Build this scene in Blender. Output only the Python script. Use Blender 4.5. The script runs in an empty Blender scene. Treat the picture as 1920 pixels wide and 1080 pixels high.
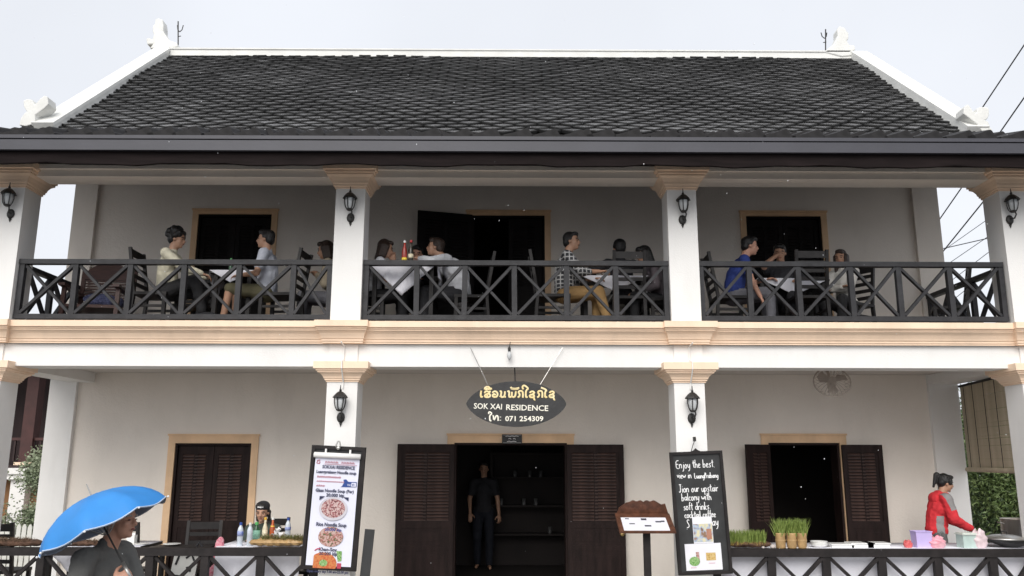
import bpy, math, random
import numpy as np
from mathutils import Matrix, Vector
random.seed(7); rng = np.random.default_rng(7)
sc = bpy.context.scene
COL = sc.collection
V = Vector

# ------------------------------------------------------------------ camera
F, D, CZ = 1550.0, 9.5, 2.0
yaw, pit, rol = .00462, .2045, .0023
_cy, _sy, _cp, _sp = math.cos(yaw), math.sin(yaw), math.cos(pit), math.sin(pit)
FW = V((_sy*_cp, _cy*_cp, _sp)); _r = V((_cy, -_sy, 0)); _u = _r.cross(FW)
CR = _r*math.cos(rol) + _u*math.sin(rol); CU = _u*math.cos(rol) - _r*math.sin(rol)
cam_d = bpy.data.cameras.new('camera'); cam = bpy.data.objects.new('camera', cam_d); COL.objects.link(cam)
cam_d.sensor_width = 36; cam_d.lens = F*36/1920; cam_d.clip_start = .05; cam_d.clip_end = 3000
cam.matrix_world = Matrix(((CR.x, CU.x, -FW.x, 0), (CR.y, CU.y, -FW.y, -D), (CR.z, CU.z, -FW.z, CZ), (0, 0, 0, 1)))
sc.camera = cam
def at(px, py, Y):
    """point of the depth plane Y that shows at pixel (px, py) of the 1920 px photograph"""
    d = FW + CR*((px-960)/F) + CU*((540-py)/F)
    return V((0, -D, CZ)) + d*((Y+D)/d.y)

# ------------------------------------------------------------------ light
w = bpy.data.worlds.new('World'); sc.world = w; w.use_nodes = True
nt = w.node_tree; nt.nodes.clear()
out = nt.nodes.new('ShaderNodeOutputWorld'); bg = nt.nodes.new('ShaderNodeBackground')
sky = nt.nodes.new('ShaderNodeTexSky'); sky.sky_type = 'NISHITA'; sky.sun_disc = False
SUN_EL, SUN_ROT = math.radians(38), math.radians(192)
sky.sun_elevation = SUN_EL; sky.sun_rotation = SUN_ROT; sky.air_density = 1.0; sky.dust_density = 5.0; sky.ozone_density = 1.0
hs = nt.nodes.new('ShaderNodeHueSaturation'); hs.inputs['Saturation'].default_value = .16
tcw = nt.nodes.new('ShaderNodeTexCoord'); cl = nt.nodes.new('ShaderNodeTexNoise'); cl.inputs['Scale'].default_value = 2.2; cl.inputs['Detail'].default_value = 4
mr = nt.nodes.new('ShaderNodeMapRange'); mr.inputs['From Min'].default_value = .3; mr.inputs['From Max'].default_value = .7; mr.inputs['To Min'].default_value = .93; mr.inputs['To Max'].default_value = 1.04
mx = nt.nodes.new('ShaderNodeMix'); mx.data_type = 'RGBA'; mx.inputs[0].default_value = .72
mx.inputs[7].default_value = (6.5, 6.75, 7.25, 1)       # even grey-white cloud deck laid over the clear sky
ml = nt.nodes.new('ShaderNodeVectorMath'); ml.operation = 'SCALE'
L = nt.links.new
L(sky.outputs[0], hs.inputs['Color']); L(hs.outputs[0], mx.inputs[6]); L(tcw.outputs['Generated'], cl.inputs['Vector']); L(cl.outputs[0], mr.inputs[0])
L(mx.outputs[2], ml.inputs[0]); L(mr.outputs[0], ml.inputs['Scale']); L(ml.outputs[0], bg.inputs[0]); L(bg.outputs[0], out.inputs[0])
bg.inputs[1].default_value = .115
sd = bpy.data.lights.new('sun', 'SUN'); sun = bpy.data.objects.new('sun', sd); COL.objects.link(sun)
sd.energy = 1.5; sd.angle = math.radians(45); sd.color = (1, .95, .88)
sun.rotation_euler = V((math.sin(SUN_ROT)*math.cos(SUN_EL), math.cos(SUN_ROT)*math.cos(SUN_EL), math.sin(SUN_EL))).to_track_quat('Z', 'Y').to_euler()
sc.view_settings.view_transform = 'Standard'; sc.view_settings.look = 'None'; sc.view_settings.gamma = 1
sc.view_settings.exposure = 0.47

# ------------------------------------------------------------------ materials
MATS = {}
def mat(name, c, rough=.7, var=.12, scale=6, bump=.0, bscale=40, metal=0, spec=.5, c2=None, trans=0, stretch=None, alpha=1, stain=0, world=False):
    if name in MATS: return MATS[name]
    m = bpy.data.materials.new(name); m.use_nodes = True; n = m.node_tree.nodes; l = m.node_tree.links
    b = n['Principled BSDF']; b.inputs['Roughness'].default_value = rough; b.inputs['Metallic'].default_value = metal
    b.inputs['Specular IOR Level'].default_value = spec; b.inputs['Transmission Weight'].default_value = trans
    tc = n.new('ShaderNodeTexCoord'); src = tc.outputs['Object']
    if world: src = n.new('ShaderNodeNewGeometry').outputs['Position']
    if stretch:
        mp = n.new('ShaderNodeMapping'); mp.inputs['Scale'].default_value = stretch; l.new(src, mp.inputs[0]); src = mp.outputs[0]
    nz = n.new('ShaderNodeTexNoise'); nz.inputs['Scale'].default_value = scale; nz.inputs['Detail'].default_value = 5; l.new(src, nz.inputs['Vector'])
    cr = n.new('ShaderNodeMix'); cr.data_type = 'RGBA'
    ca = [max(0, x*(1-var)) for x in c]; cb = [min(1, x*(1+var)) for x in c] if c2 is None else list(c2)
    if c2 is not None: ca = list(c)
    cr.inputs[6].default_value = (*ca, 1); cr.inputs[7].default_value = (*cb, 1)
    rg = n.new('ShaderNodeMapRange'); rg.inputs['From Min'].default_value = .32; rg.inputs['From Max'].default_value = .68; l.new(nz.outputs[0], rg.inputs[0])
    l.new(rg.outputs[0], cr.inputs[0]); colout = cr.outputs[2]
    if stain:                                  # rain streaks and scuffs: soft vertical marks of their own shape
        ms = n.new('ShaderNodeMapping'); ms.inputs['Scale'].default_value = (2.4, 2.4, .7); l.new(src, ms.inputs[0])
        n3 = n.new('ShaderNodeTexNoise'); n3.inputs['Scale'].default_value = 1.3; n3.inputs['Detail'].default_value = 7; n3.inputs['Roughness'].default_value = .65; l.new(ms.outputs[0], n3.inputs['Vector'])
        r3 = n.new('ShaderNodeMapRange'); r3.inputs['From Min'].default_value = .5; r3.inputs['From Max'].default_value = .78; r3.inputs['To Min'].default_value = 0; r3.inputs['To Max'].default_value = stain; l.new(n3.outputs[0], r3.inputs[0])
        m3 = n.new('ShaderNodeMix'); m3.data_type = 'RGBA'; m3.inputs[7].default_value = (c[0]*.45, c[1]*.42, c[2]*.38, 1); l.new(r3.outputs[0], m3.inputs[0]); l.new(colout, m3.inputs[6]); colout = m3.outputs[2]
    l.new(colout, b.inputs['Base Color'])
    if bump:
        n2 = n.new('ShaderNodeTexNoise'); n2.inputs['Scale'].default_value = bscale; n2.inputs['Detail'].default_value = 6; l.new(src, n2.inputs['Vector'])
        bp = n.new('ShaderNodeBump'); bp.inputs['Strength'].default_value = bump; bp.inputs['Distance'].default_value = .02
        l.new(n2.outputs[0], bp.inputs['Height']); l.new(bp.outputs[0], b.inputs['Normal'])
    MATS[name] = m; return m
WHITE = mat('white_paint', (.82, .81, .79), .6, .03, 1.3, .12, 60, stain=.14)
WALL = mat('cream_wall_paint', (.84, .775, .70), .75, .06, .9, .22, 40, stain=.12)
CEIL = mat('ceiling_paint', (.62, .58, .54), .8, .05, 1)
PEACH = mat('peach_paint', (.92, .70, .52), .6, .06, 2.5, .1, 60, stain=.25)
FRAME = mat('ochre_frame_paint', (.78, .53, .32), .6, .1, 4, stain=.3)
RAIL = mat('black_stained_wood', (.030, .030, .033), .5, .25, 9, .15, 30, spec=.3, stretch=(1, 1, 1))
FENCE = mat('dark_brown_wood', (.018, .015, .015), .55, .3, 9, .15, 30, spec=.25)
SHUT = mat('reddish_shutter_wood', (.018, .010, .009), .6, .35, 5, .2, 40, spec=.18, stretch=(3, 3, .6))
SLATM = mat('lit_slat_wood', (.050, .028, .023), .45, .4, 8, spec=.4)  # slats coloured lighter than the leaf so they show as lit lines
SHUTU = mat('dark_shutter_wood', (.010, .008, .008), .6, .3, 5, .2, 40, spec=.15)
TILE = mat('weathered_tile_face', (.15, .15, .153), .18, .3, 1.6, .08, 50, c2=(.24, .24, .245), world=True, spec=.95)
TILEE = mat('shaded_tile_edge', (.010, .010, .010), .8, .3, 12)  # shade on tile edges painted in as near-black, deck below included
EAVE = mat('eave_tile_dark', (.020, .019, .020), .7, .3, 10, .2, 30, spec=.25)
GUT = mat('grey_gutter_paint', (.048, .048, .060), .5, .08, 3, .05, 30)
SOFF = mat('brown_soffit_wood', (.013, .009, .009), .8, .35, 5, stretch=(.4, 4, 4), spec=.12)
RIDGE = mat('white_mortar', (.74, .74, .71), .7, .06, 4, .25, 30)
IRON = mat('black_cast_iron', (.02, .019, .018), .5, .2, 20)
GLASS = mat('lantern_glass', (.55, .57, .58), .15, .1, 8, alpha=1)
CHAIR = mat('black_chair_wood', (.018, .016, .016), .5, .25, 12, spec=.3)
TEAK = mat('red_brown_teak', (.075, .026, .018), .45, .35, 9, stretch=(1, 6, 6))
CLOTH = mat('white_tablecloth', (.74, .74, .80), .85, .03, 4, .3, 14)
INT = mat('shade_black_interior', (.018, .013, .012), .8, .2, 2)  # darkness of the unlit room put into a near-black colour, shelf included
CONC = mat('porch_concrete', (.34, .33, .31), .5, .12, 4)
ROAD = mat('wet_asphalt', (.055, .055, .057), .25, .2, 8, .3, 60)
PAVE = mat('wet_pavement', (.46, .43, .39), .4, .15, 5)
STEEL = mat('dull_steel', (.45, .44, .42), .35, .2, 8, metal=.85)
BRASS = mat('old_brass', (.45, .32, .14), .35, .2, 12, metal=.9)
CHALK = mat('chalkboard', (.022, .023, .024), .6, .35, 5)
WCHALK = mat('white_chalk', (.8, .8, .8), .9, .05)
PAPER = mat('printed_paper', (.70, .71, .82), .55, .02, 3)
BLACKINK = mat('dark_ink', (.04, .04, .06), .7, .1)
GOLD = mat('gold_leaf_paint', (.86, .66, .28), .5, .08, 20, c2=(.9, .78, .48))
CREAM = mat('cream_letter_paint', (.88, .85, .74), .6, .05, 20)
SIGNW = mat('sign_board', (.022, .022, .023), .5, .3, 9, .1, 40)
CARVED = mat('carved_brown_wood', (.10, .038, .02), .5, .4, 14, .3, 40)
LOG = mat('old_log_bark', (.085, .045, .028), .85, .5, 14, .8, 25)
MOSS = mat('dry_moss', (.19, .13, .05), .9, .4, 30, c2=(.13, .17, .05))
GRASS = mat('rice_sprout_green', (.13, .20, .035), .6, .3, 30, c2=(.26, .33, .08))
BAMB = mat('bamboo_cup', (.42, .27, .12), .5, .2, 12)
LEAF = mat('leaf_green', (.045, .085, .03), .5, .4, 3, c2=(.10, .15, .06))
LEAFS = mat('sage_leaf', (.15, .20, .11), .6, .3, 3, c2=(.34, .38, .26))
BARK = mat('bark', (.08, .06, .045), .9, .3, 10)
PICK = mat('white_picket_paint', (.62, .62, .58), .7, .08, 5)
DARKHOUSE = mat('dark_red_timber', (.028, .013, .013), .7, .3, 4, stretch=(4, 4, .5))
REDCOL = mat('red_timber_column', (.06, .02, .018), .6, .2, 5)
BLIND = mat('bamboo_blind', (.40, .34, .24), .8, .25, 6, c2=(.54, .47, .35))
BLUE = mat('umbrella_blue', (.05, .32, .80), .5, .08, 6, .15, 14)
_n = BLUE.node_tree.nodes; _l = BLUE.node_tree.links; _t = _n.new('ShaderNodeBsdfTranslucent'); _t.inputs[0].default_value = (.08, .40, .85, 1); _m = _n.new('ShaderNodeMixShader'); _m.inputs[0].default_value = .3
_l.new(_n['Principled BSDF'].outputs[0], _m.inputs[1]); _l.new(_t.outputs[0], _m.inputs[2]); _l.new(_m.outputs[0], _n['Material Output'].inputs[0])
BLUEIN = mat('umbrella_lining', (.24, .28, .36), .6, .1, 6)
CABLE = mat('cable_black', (.015, .015, .017), .6, .1)
SKIN = mat('skin_tan', (.46, .26, .17), .5, .08, 12)
SKIND = mat('skin_ruddy', (.56, .30, .21), .5, .1, 14)
HAIR = mat('black_hair', (.012, .011, .011), .45, .3, 40, .5, 90, stretch=(1, 1, .3))
HAIRB = mat('brown_hair', (.035, .02, .014), .45, .3, 40, .5, 90)
HAIRG = mat('grey_hair', (.42, .39, .36), .6, .3, 40, .5, 90)
EYE = mat('dark_eye', (.01, .008, .008), .3, .1)
LIP = mat('lip', (.28, .09, .07), .5, .1)

# ------------------------------------------------------------------ mesh helpers
class MB:
    def __init__(s): s.v = []; s.f = []; s.mi = []; s.m = 0
    def add(s, vs, fs):
        o = len(s.v); s.v += [tuple(x) for x in vs]; s.f += [tuple(i+o for i in q) for q in fs]; s.mi += [s.m]*len(fs); return s
    def box(s, x0, x1, y0, y1, z0, z1):
        vs = [(x, y, z) for x in (x0, x1) for y in (y0, y1) for z in (z0, z1)]
        return s.add(vs, [(0, 1, 3, 2), (4, 6, 7, 5), (0, 4, 5, 1), (2, 3, 7, 6), (0, 2, 6, 4), (1, 5, 7, 3)])
    def bar(s, a, b, w, h, up=(0, 0, 1)):
        a, b, up = V(a), V(b), V(up); d = (b-a).normalized(); x = d.cross(up)
        if x.length < 1e-4: x = d.cross(V((0, 1, 0)))
        x.normalize(); y = x.cross(d); vs = []
        for p in (a, b):
            for sx, sy in ((-1, -1), (1, -1), (1, 1), (-1, 1)): vs.append(p + x*(sx*w/2) + y*(sy*h/2))
        return s.add(vs, [(3, 2, 1, 0), (4, 5, 6, 7), (0, 1, 5, 4), (1, 2, 6, 5), (2, 3, 7, 6), (3, 0, 4, 7)])
    def tube(s, pts, r, n=6, caps=True, flat=1.0, nrm=(0, 1, 0)):
        pts = [V(p) for p in pts]; k = len(pts); rs = r if isinstance(r, (list, tuple)) else [r]*k; vs = []
        ref = None
        for i, p in enumerate(pts):
            d = (pts[min(i+1, k-1)] - pts[max(i-1, 0)])
            d = d.normalized() if d.length > 1e-9 else V((0, 0, 1))
            a = d.cross(V(nrm))
            if a.length < .05: a = d.cross(V((1, 0, 0))) if ref is None else ref
            a.normalize(); ref = a; b = a.cross(d)
            for j in range(n):
                t = 2*math.pi*j/n; vs.append(p + a*(math.cos(t)*rs[i]) + b*(math.sin(t)*rs[i]*flat))
        fs = [(i*n+j, i*n+(j+1) % n, (i+1)*n+(j+1) % n, (i+1)*n+j) for i in range(k-1) for j in range(n)]
        if caps: fs += [tuple(range(n))[::-1], tuple((k-1)*n+j for j in range(n))]
        return s.add(vs, fs)
    def lathe(s, prof, c=(0, 0, 0), n=14, axis='z', sx=1, sy=1):
        c = V(c); vs = []; k = len(prof)
        for r, z in prof:
            for j in range(n):
                t = 2*math.pi*j/n; x, y = r*math.cos(t)*sx, r*math.sin(t)*sy
                p = V((x, y, z)) if axis == 'z' else (V((x, -z, y)) if axis == 'y' else V((z, x, y)))
                vs.append(c+p)
        fs = [(i*n+j, i*n+(j+1) % n, (i+1)*n+(j+1) % n, (i+1)*n+j) for i in range(k-1) for j in range(n)]
        fs += [tuple(range(n))[::-1], tuple((k-1)*n+j for j in range(n))]
        return s.add(vs, fs)
    def prism(s, poly, y0, y1):
        """polygon of (x, z) pushed from y0 to y1"""
        n = len(poly); a = sum(poly[i][0]*poly[(i+1) % n][1]-poly[(i+1) % n][0]*poly[i][1] for i in range(n))
        if a < 0: poly = poly[::-1]
        vs = [(x, y0, z) for x, z in poly] + [(x, y1, z) for x, z in poly]
        return s.add(vs, [tuple(range(n)), tuple(range(2*n-1, n-1, -1))] + [(j, j+n, (j+1) % n+n, (j+1) % n) for j in range(n)])
    def prismx(s, poly, x0, x1):
        n = len(poly); vs = [(x0, y, z) for y, z in poly] + [(x1, y, z) for y, z in poly]
        return s.add(vs, [tuple(range(n))[::-1], tuple(range(n, 2*n))] + [(j, (j+1) % n, (j+1) % n+n, j+n) for j in range(n)])
    def ball(s, c, r, n=10, m=7, R=None):
        c = V(c); r = (r, r, r) if not isinstance(r, (tuple, list)) else r; vs = []
        for i in range(m+1):
            p = math.pi*(i/m-.5)
            for j in range(n):
                t = 2*math.pi*j/n; q = V((math.cos(p)*math.cos(t)*r[0], math.cos(p)*math.sin(t)*r[1], math.sin(p)*r[2]))
                vs.append(c + (R @ q if R else q))
        return s.add(vs, [(i*n+j, i*n+(j+1) % n, (i+1)*n+(j+1) % n, (i+1)*n+j) for i in range(m) for j in range(n)])
    def cone(s, p0, r0, p1, r1, n=12):
        """capsule with a different radius at each end"""
        p0, p1 = V(p0), V(p1); d = p1-p0; Ln = d.length; d = d/Ln if Ln > 1e-6 else V((0, 0, 1))
        a = d.cross(V((0, 0, 1))); a = a if a.length > .05 else d.cross(V((1, 0, 0))); a.normalize(); b = d.cross(a); prof = []
        for q in (86, 55, 28, 0): prof.append((-r0*math.sin(math.radians(q)), r0*math.cos(math.radians(q))))
        for q in (0, 28, 55, 86): prof.append((Ln+r1*math.sin(math.radians(q)), r1*math.cos(math.radians(q))))
        vs = []
        for t, r in prof:
            for j in range(n):
                g = 2*math.pi*j/n; vs.append(p0 + d*t + a*(math.cos(g)*r) + b*(math.sin(g)*r))
        k = len(prof)
        return s.add(vs, [(i*n+j, i*n+(j+1) % n, (i+1)*n+(j+1) % n, (i+1)*n+j) for i in range(k-1) for j in range(n)] + [tuple(range(n))[::-1], tuple((k-1)*n+j for j in range(n))])
    def mesh(s, name, mats, smooth=False):
        me = bpy.data.meshes.new(name); me.from_pydata(s.v, [], s.f)
        mats = mats if isinstance(mats, (list, tuple)) else [mats]
        for m in mats: me.materials.append(m)
        me.polygons.foreach_set('material_index', s.mi)
        if smooth: me.polygons.foreach_set('use_smooth', [True]*len(s.f))
        me.update(); return me
    def build(s, name, mats, parent=None, loc=None, smooth=False, **kw):
        o = bpy.data.objects.new(name, s.mesh(name, mats, smooth)); COL.objects.link(o)
        if parent: o.parent = parent
        if loc is not None: o.location = loc
        for k, v in kw.items(): o[k] = v
        return o
def tag(o, label, cat, group=None):
    o['label'] = label; o['category'] = cat
    if group: o['group'] = group
    return o
def thing(name, label, cat, loc=(0, 0, 0), rz=0, group=None):
    o = bpy.data.objects.new(name, None); COL.objects.link(o); o.empty_display_size = .1
    o.location = loc; o.rotation_euler = (0, 0, rz); return tag(o, label, cat, group)
def struct(name, mb, m): return mb.build(name, m, None, kind='structure')
def inst(o, loc, parent=None, rot=None, scale=None):
    c = o.copy(); COL.objects.link(c); c.location = loc
    if parent: c.parent = parent
    if rot is not None: c.rotation_euler = rot
    if scale is not None: c.scale = scale
    return c
def dup(root, loc, rz, label=None, group=None):
    r = root.copy(); COL.objects.link(r); r.location = loc; r.rotation_euler = (0, 0, rz)
    if label: r['label'] = label
    if group: r['group'] = group
    for ch in list(root.children):
        c = ch.copy(); COL.objects.link(c); c.parent = r
        for g in list(ch.children):
            d = g.copy(); COL.objects.link(d); d.parent = c
    return r
def text(body, size, m, parent, loc, rot=(math.pi/2, 0, 0), depth=.002, name='lettering', align='LEFT', shear=0, bold=0, sx=1, space=1, fit=None):
    cu = bpy.data.curves.new(name, 'FONT'); cu.body = body; cu.size = size; cu.extrude = depth; cu.align_x = align; cu.shear = shear; cu.offset = bold; cu.resolution_u = 2
    cu.space_character = space
    t = bpy.data.objects.new(name, cu); COL.objects.link(t)
    dg = bpy.context.evaluated_depsgraph_get(); me = bpy.data.meshes.new_from_object(t.evaluated_get(dg))
    bpy.data.objects.remove(t); me.materials.clear(); me.materials.append(m)
    if fit:
        xs = [v.co.x for v in me.vertices]; wd = max(xs)-min(xs); sx = fit/wd
    o = bpy.data.objects.new(name, me); COL.objects.link(o); o.parent = parent; o.location = loc; o.rotation_euler = rot; o.scale = (sx, 1, 1); return o
PEND = []; PAINT = {}
def vox(name, mb, vs, m, parent=None, smooth=3, noise=0):
    """merge the overlapping shapes of mb into one continuous skin"""
    o = mb.build(name, m, parent); r = o.modifiers.new('r', 'REMESH'); r.mode = 'VOXEL'; r.voxel_size = vs; r.use_smooth_shade = True
    s_ = o.modifiers.new('s', 'SMOOTH'); s_.factor = .5; s_.iterations = smooth
    if noise:
        tx = bpy.data.textures.get('folds') or bpy.data.textures.new('folds', 'CLOUDS'); tx.noise_scale = .09; tx.noise_depth = 2
        d = o.modifiers.new('d', 'DISPLACE'); d.texture = tx; d.strength = noise; d.mid_level = .5; d.texture_coords = 'GLOBAL'
    PEND.append(o); return o
def finish_vox():
    dg = bpy.context.evaluated_depsgraph_get(); dg.update()
    res = [(o, bpy.data.meshes.new_from_object(o.evaluated_get(dg))) for o in PEND]
    for o, me in res:
        nm = o.data.name; mats_ = list(o.data.materials); o.modifiers.clear(); o.data = me; me.name = nm
        if o.name in PAINT:
            me.materials.clear()
            for q in mats_: me.materials.append(q)
            for p in me.polygons: p.material_index = PAINT[o.name](p.center)
    PEND.clear()

# ================================================================== SETTING
g = MB(); g.box(-150, 150, -60, -1.9, -.3, 0); struct('street', g, ROAD)
g = MB(); g.box(-150, 150, -1.9, -.42, -.3, .12); struct('pavement', g, PAVE)
g = MB(); g.box(-400, 400, -.42, 600, -.4, .06); struct('ground', g, mat('wet_earth', (.16, .14, .11), .8, .3, .5))

PF, UF, YB = .28, 3.55, 2.16            # porch floor, balcony floor, face of the back wall
CX = (-5.975, -1.897, 2.08, 6.09); CW = .175
B = thing('guesthouse', 'white two storey guesthouse with balcony, peach cornices and dark tiled roof', 'building')
g = MB(); g.box(-6.5, 6.55, -.30, YB, .06, PF); g.build('porch_floor', CONC, B)
g = MB(); g.box(-6.3, 6.3, .36, YB-.005, 3.5465, 3.5495); g.build('balcony_floor', mat('dark_floor_boards', (.07, .04, .03), .5, .3, 4, stretch=(.4, 6, 1)), B)
# balcony slab and white beam
g = MB(); g.box(-6.62, 6.72, .012, .33, 3.043, 3.30); g.box(-6.62, 6.72, -.02, YB, 3.31, 3.546)
g.build('balcony_slab', WHITE, B)
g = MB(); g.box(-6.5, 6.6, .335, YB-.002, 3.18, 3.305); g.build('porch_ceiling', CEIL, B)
for x0, x1, nm in ((-6.15, -5.80, 'side_beam'), (5.91, 6.26, 'side_beam')):
    g = MB(); g.box(x0, x1, .335, YB-.004, 3.043, 3.178); g.build(nm, WHITE, B)
PROF = [(0, 3.300), (.018, 3.300), (.018, 3.318), (.030, 3.322), (.030, 3.345), (.042, 3.350), (.050, 3.372), (.070, 3.410), (.098, 3.436),
        (.112, 3.440), (.112, 3.453), (.125, 3.457), (.125, 3.472), (.150, 3.476), (.150, 3.546), (0, 3.546)]
def cornice(x0, x1, out=0, dz=0, yb=-.021):
    m = MB(); m.prismx([(yb-(p+out) if p or out else yb, z+dz) for p, z in PROF], x0, x1); return m
cornice(-6.7, 6.8).build('cornice', PEACH, B)
for cx in CX:
    m = MB(); loops = []
    for p, z in PROF[1:-1]:
        hw = .205 + (p+.03)*.55; loops.append([(cx-hw, -.022, z+.003), (cx-hw, -.03-p-.045, z+.003), (cx+hw, -.03-p-.045, z+.003), (cx+hw, -.022, z+.003)])
    vs = [q for l_ in loops for q in l_]; n = len(loops)
    m.add(vs, [(i*4+j, i*4+j+1, (i+1)*4+j+1, (i+1)*4+j) for i in range(n-1) for j in range(3)] + [(0, 3, 2, 1), tuple((n-1)*4+j for j in range(4))])
    m.build('cornice_block', PEACH, B)
# columns with capitals
CAP = [(0, 2.865), (.012, 2.865), (.012, 2.880), (.026, 2.884), (.026, 2.898), (.036, 2.905), (.042, 2.925), (.064, 2.952), (.095, 2.968),
       (.095, 2.982), (.112, 2.986), (.112, 3.004), (.135, 3.008), (.135, 3.088)]
def capital(cx, cy, dz, par, k=1.0, kz=1.0):
    m = MB(); vs = []
    for p, z in CAP:
        h = CW + p*k + .001; zz = 2.865 + (z-2.865)*kz + dz
        vs += [(cx-h, cy-h, zz), (cx+h, cy-h, zz), (cx+h, cy+h, zz), (cx-h, cy+h, zz)]
    n = len(CAP); m.add(vs, [(i*4+j, i*4+(j+1) % 4, (i+1)*4+(j+1) % 4, (i+1)*4+j) for i in range(n-1) for j in range(4)] + [(3, 2, 1, 0), tuple((n-1)*4+j for j in range(4))])
    return m.build('capital', PEACH, par)
for cx in CX:
    m = MB(); m.box(cx-CW, cx+CW, 0, .35, PF, 3.042); c = m.build('column', WHITE, B); capital(cx, .175, 0, c)
    m = MB(); m.box(cx-CW-.03, cx+CW+.03, -.03, .38, PF, PF+.22); m.build('column_base', PEACH, c)
    m = MB(); m.box(cx-.165, cx+.165, -.012, .011, 3.09, 3.299); m.build('pilaster_strip', WHITE, B)
    m = MB(); m.box(cx-CW, cx+CW, 0, .35, 3.546, 5.42); c = m.build('column', WHITE, B); capital(cx, .175, 2.318, c, 1.05, 1.45)
# conduits on the two middle columns
for cx in CX[1:3]:
    m = MB(); x = cx+.01
    m.tube([(x, -.21, 3.30), (x, -.19, 3.29), (x, -.03, 3.28), (x, -.024, 3.12), (x+.004, -.15, 3.085), (x+.004, -.15, 3.01), (x+.004, -.05, 2.90), (x+.004, -.012, 2.86), (x, -.012, 2.79)], .008, 6)
    m.build('conduit', WHITE, B)
# back wall with openings
def wall(zb, zt, ops, nm):
    m = MB(); x = -6.28
    for x0, x1, z0, z1 in ops:
        m.box(x, x0, YB, YB+.25, zb, zt); m.box(x0, x1, YB, YB+.25, z1, zt)
        if z0 > zb: m.box(x0, x1, YB, YB+.25, zb, z0)
        x = x1
    m.box(x, 6.24, YB, YB+.25, zb, zt); return m.build(nm, WALL, B)
OG = [(-4.59, -3.54, PF, 2.21), (-.74, .82, PF, 2.225), (3.61, 4.60, PF, 2.235)]
OU = [(-4.53, -3.46, UF, 5.505), (-.53, .53, UF, 5.50), (3.48, 4.58, UF, 5.505)]
wall(PF-.2, 3.306, OG, 'ground_floor_wall'); wall(3.306, 6.62, OU, 'upper_floor_wall')
for x0, x1 in ((-6.35, -6.02), (5.94, 6.31)):
    m = MB(); m.box(x0, x1, YB-.06, YB+.30, UF-.002, 6.55); m.build('corner_pilaster', WALL, B)
    m = MB(); m.box(x0-.04, x1+.0, YB-.06, YB+.30, PF, 3.30); m.build('corner_pilaster', WHITE, B)
m = MB(); m.box(-6.28, -6.03, YB+.31, 7.3, 0, 6.6); m.box(5.99, 6.24, YB+.31, 7.3, 0, 6.6); m.box(-6.28, 6.24, 7.302, 7.5, 0, 6.6); m.build('side_wall', WHITE, B)
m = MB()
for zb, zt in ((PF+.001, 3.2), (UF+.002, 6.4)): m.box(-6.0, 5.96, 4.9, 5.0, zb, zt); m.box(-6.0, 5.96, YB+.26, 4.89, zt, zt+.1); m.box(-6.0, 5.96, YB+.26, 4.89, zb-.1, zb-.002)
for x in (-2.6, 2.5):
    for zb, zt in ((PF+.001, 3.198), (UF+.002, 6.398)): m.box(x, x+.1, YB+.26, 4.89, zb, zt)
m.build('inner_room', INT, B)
# door frames (ochre) and leaves
def frame(x0, x1, z0, z1, wd=.10, top=.12):
    m = MB()
    for a, b, c, d in ((x0-wd, x0, z0, z1), (x1, x1+wd, z0, z1), (x0-wd, x1+wd, z1, z1+top)): m.box(a, b, YB-.028, YB-.001, c, d)
    m.box(x0-wd-.012, x1+wd+.012, YB-.042, YB-.001, z1+top+.001, z1+top+.026)
    return m.build('door_frame', FRAME, B)
for q, mt_ in [(q, SHUT) for q in OG] + [(q, SHUTU) for q in OU]:
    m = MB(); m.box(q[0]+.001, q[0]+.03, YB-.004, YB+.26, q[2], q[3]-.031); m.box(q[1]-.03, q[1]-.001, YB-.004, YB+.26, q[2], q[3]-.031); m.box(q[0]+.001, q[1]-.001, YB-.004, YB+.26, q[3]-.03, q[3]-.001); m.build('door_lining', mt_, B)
for q in OG: frame(q[0], q[1], q[2], q[3], .095, .10)
for q in OU: frame(q[0], q[1], q[2], q[3], .085, .055)
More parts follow.
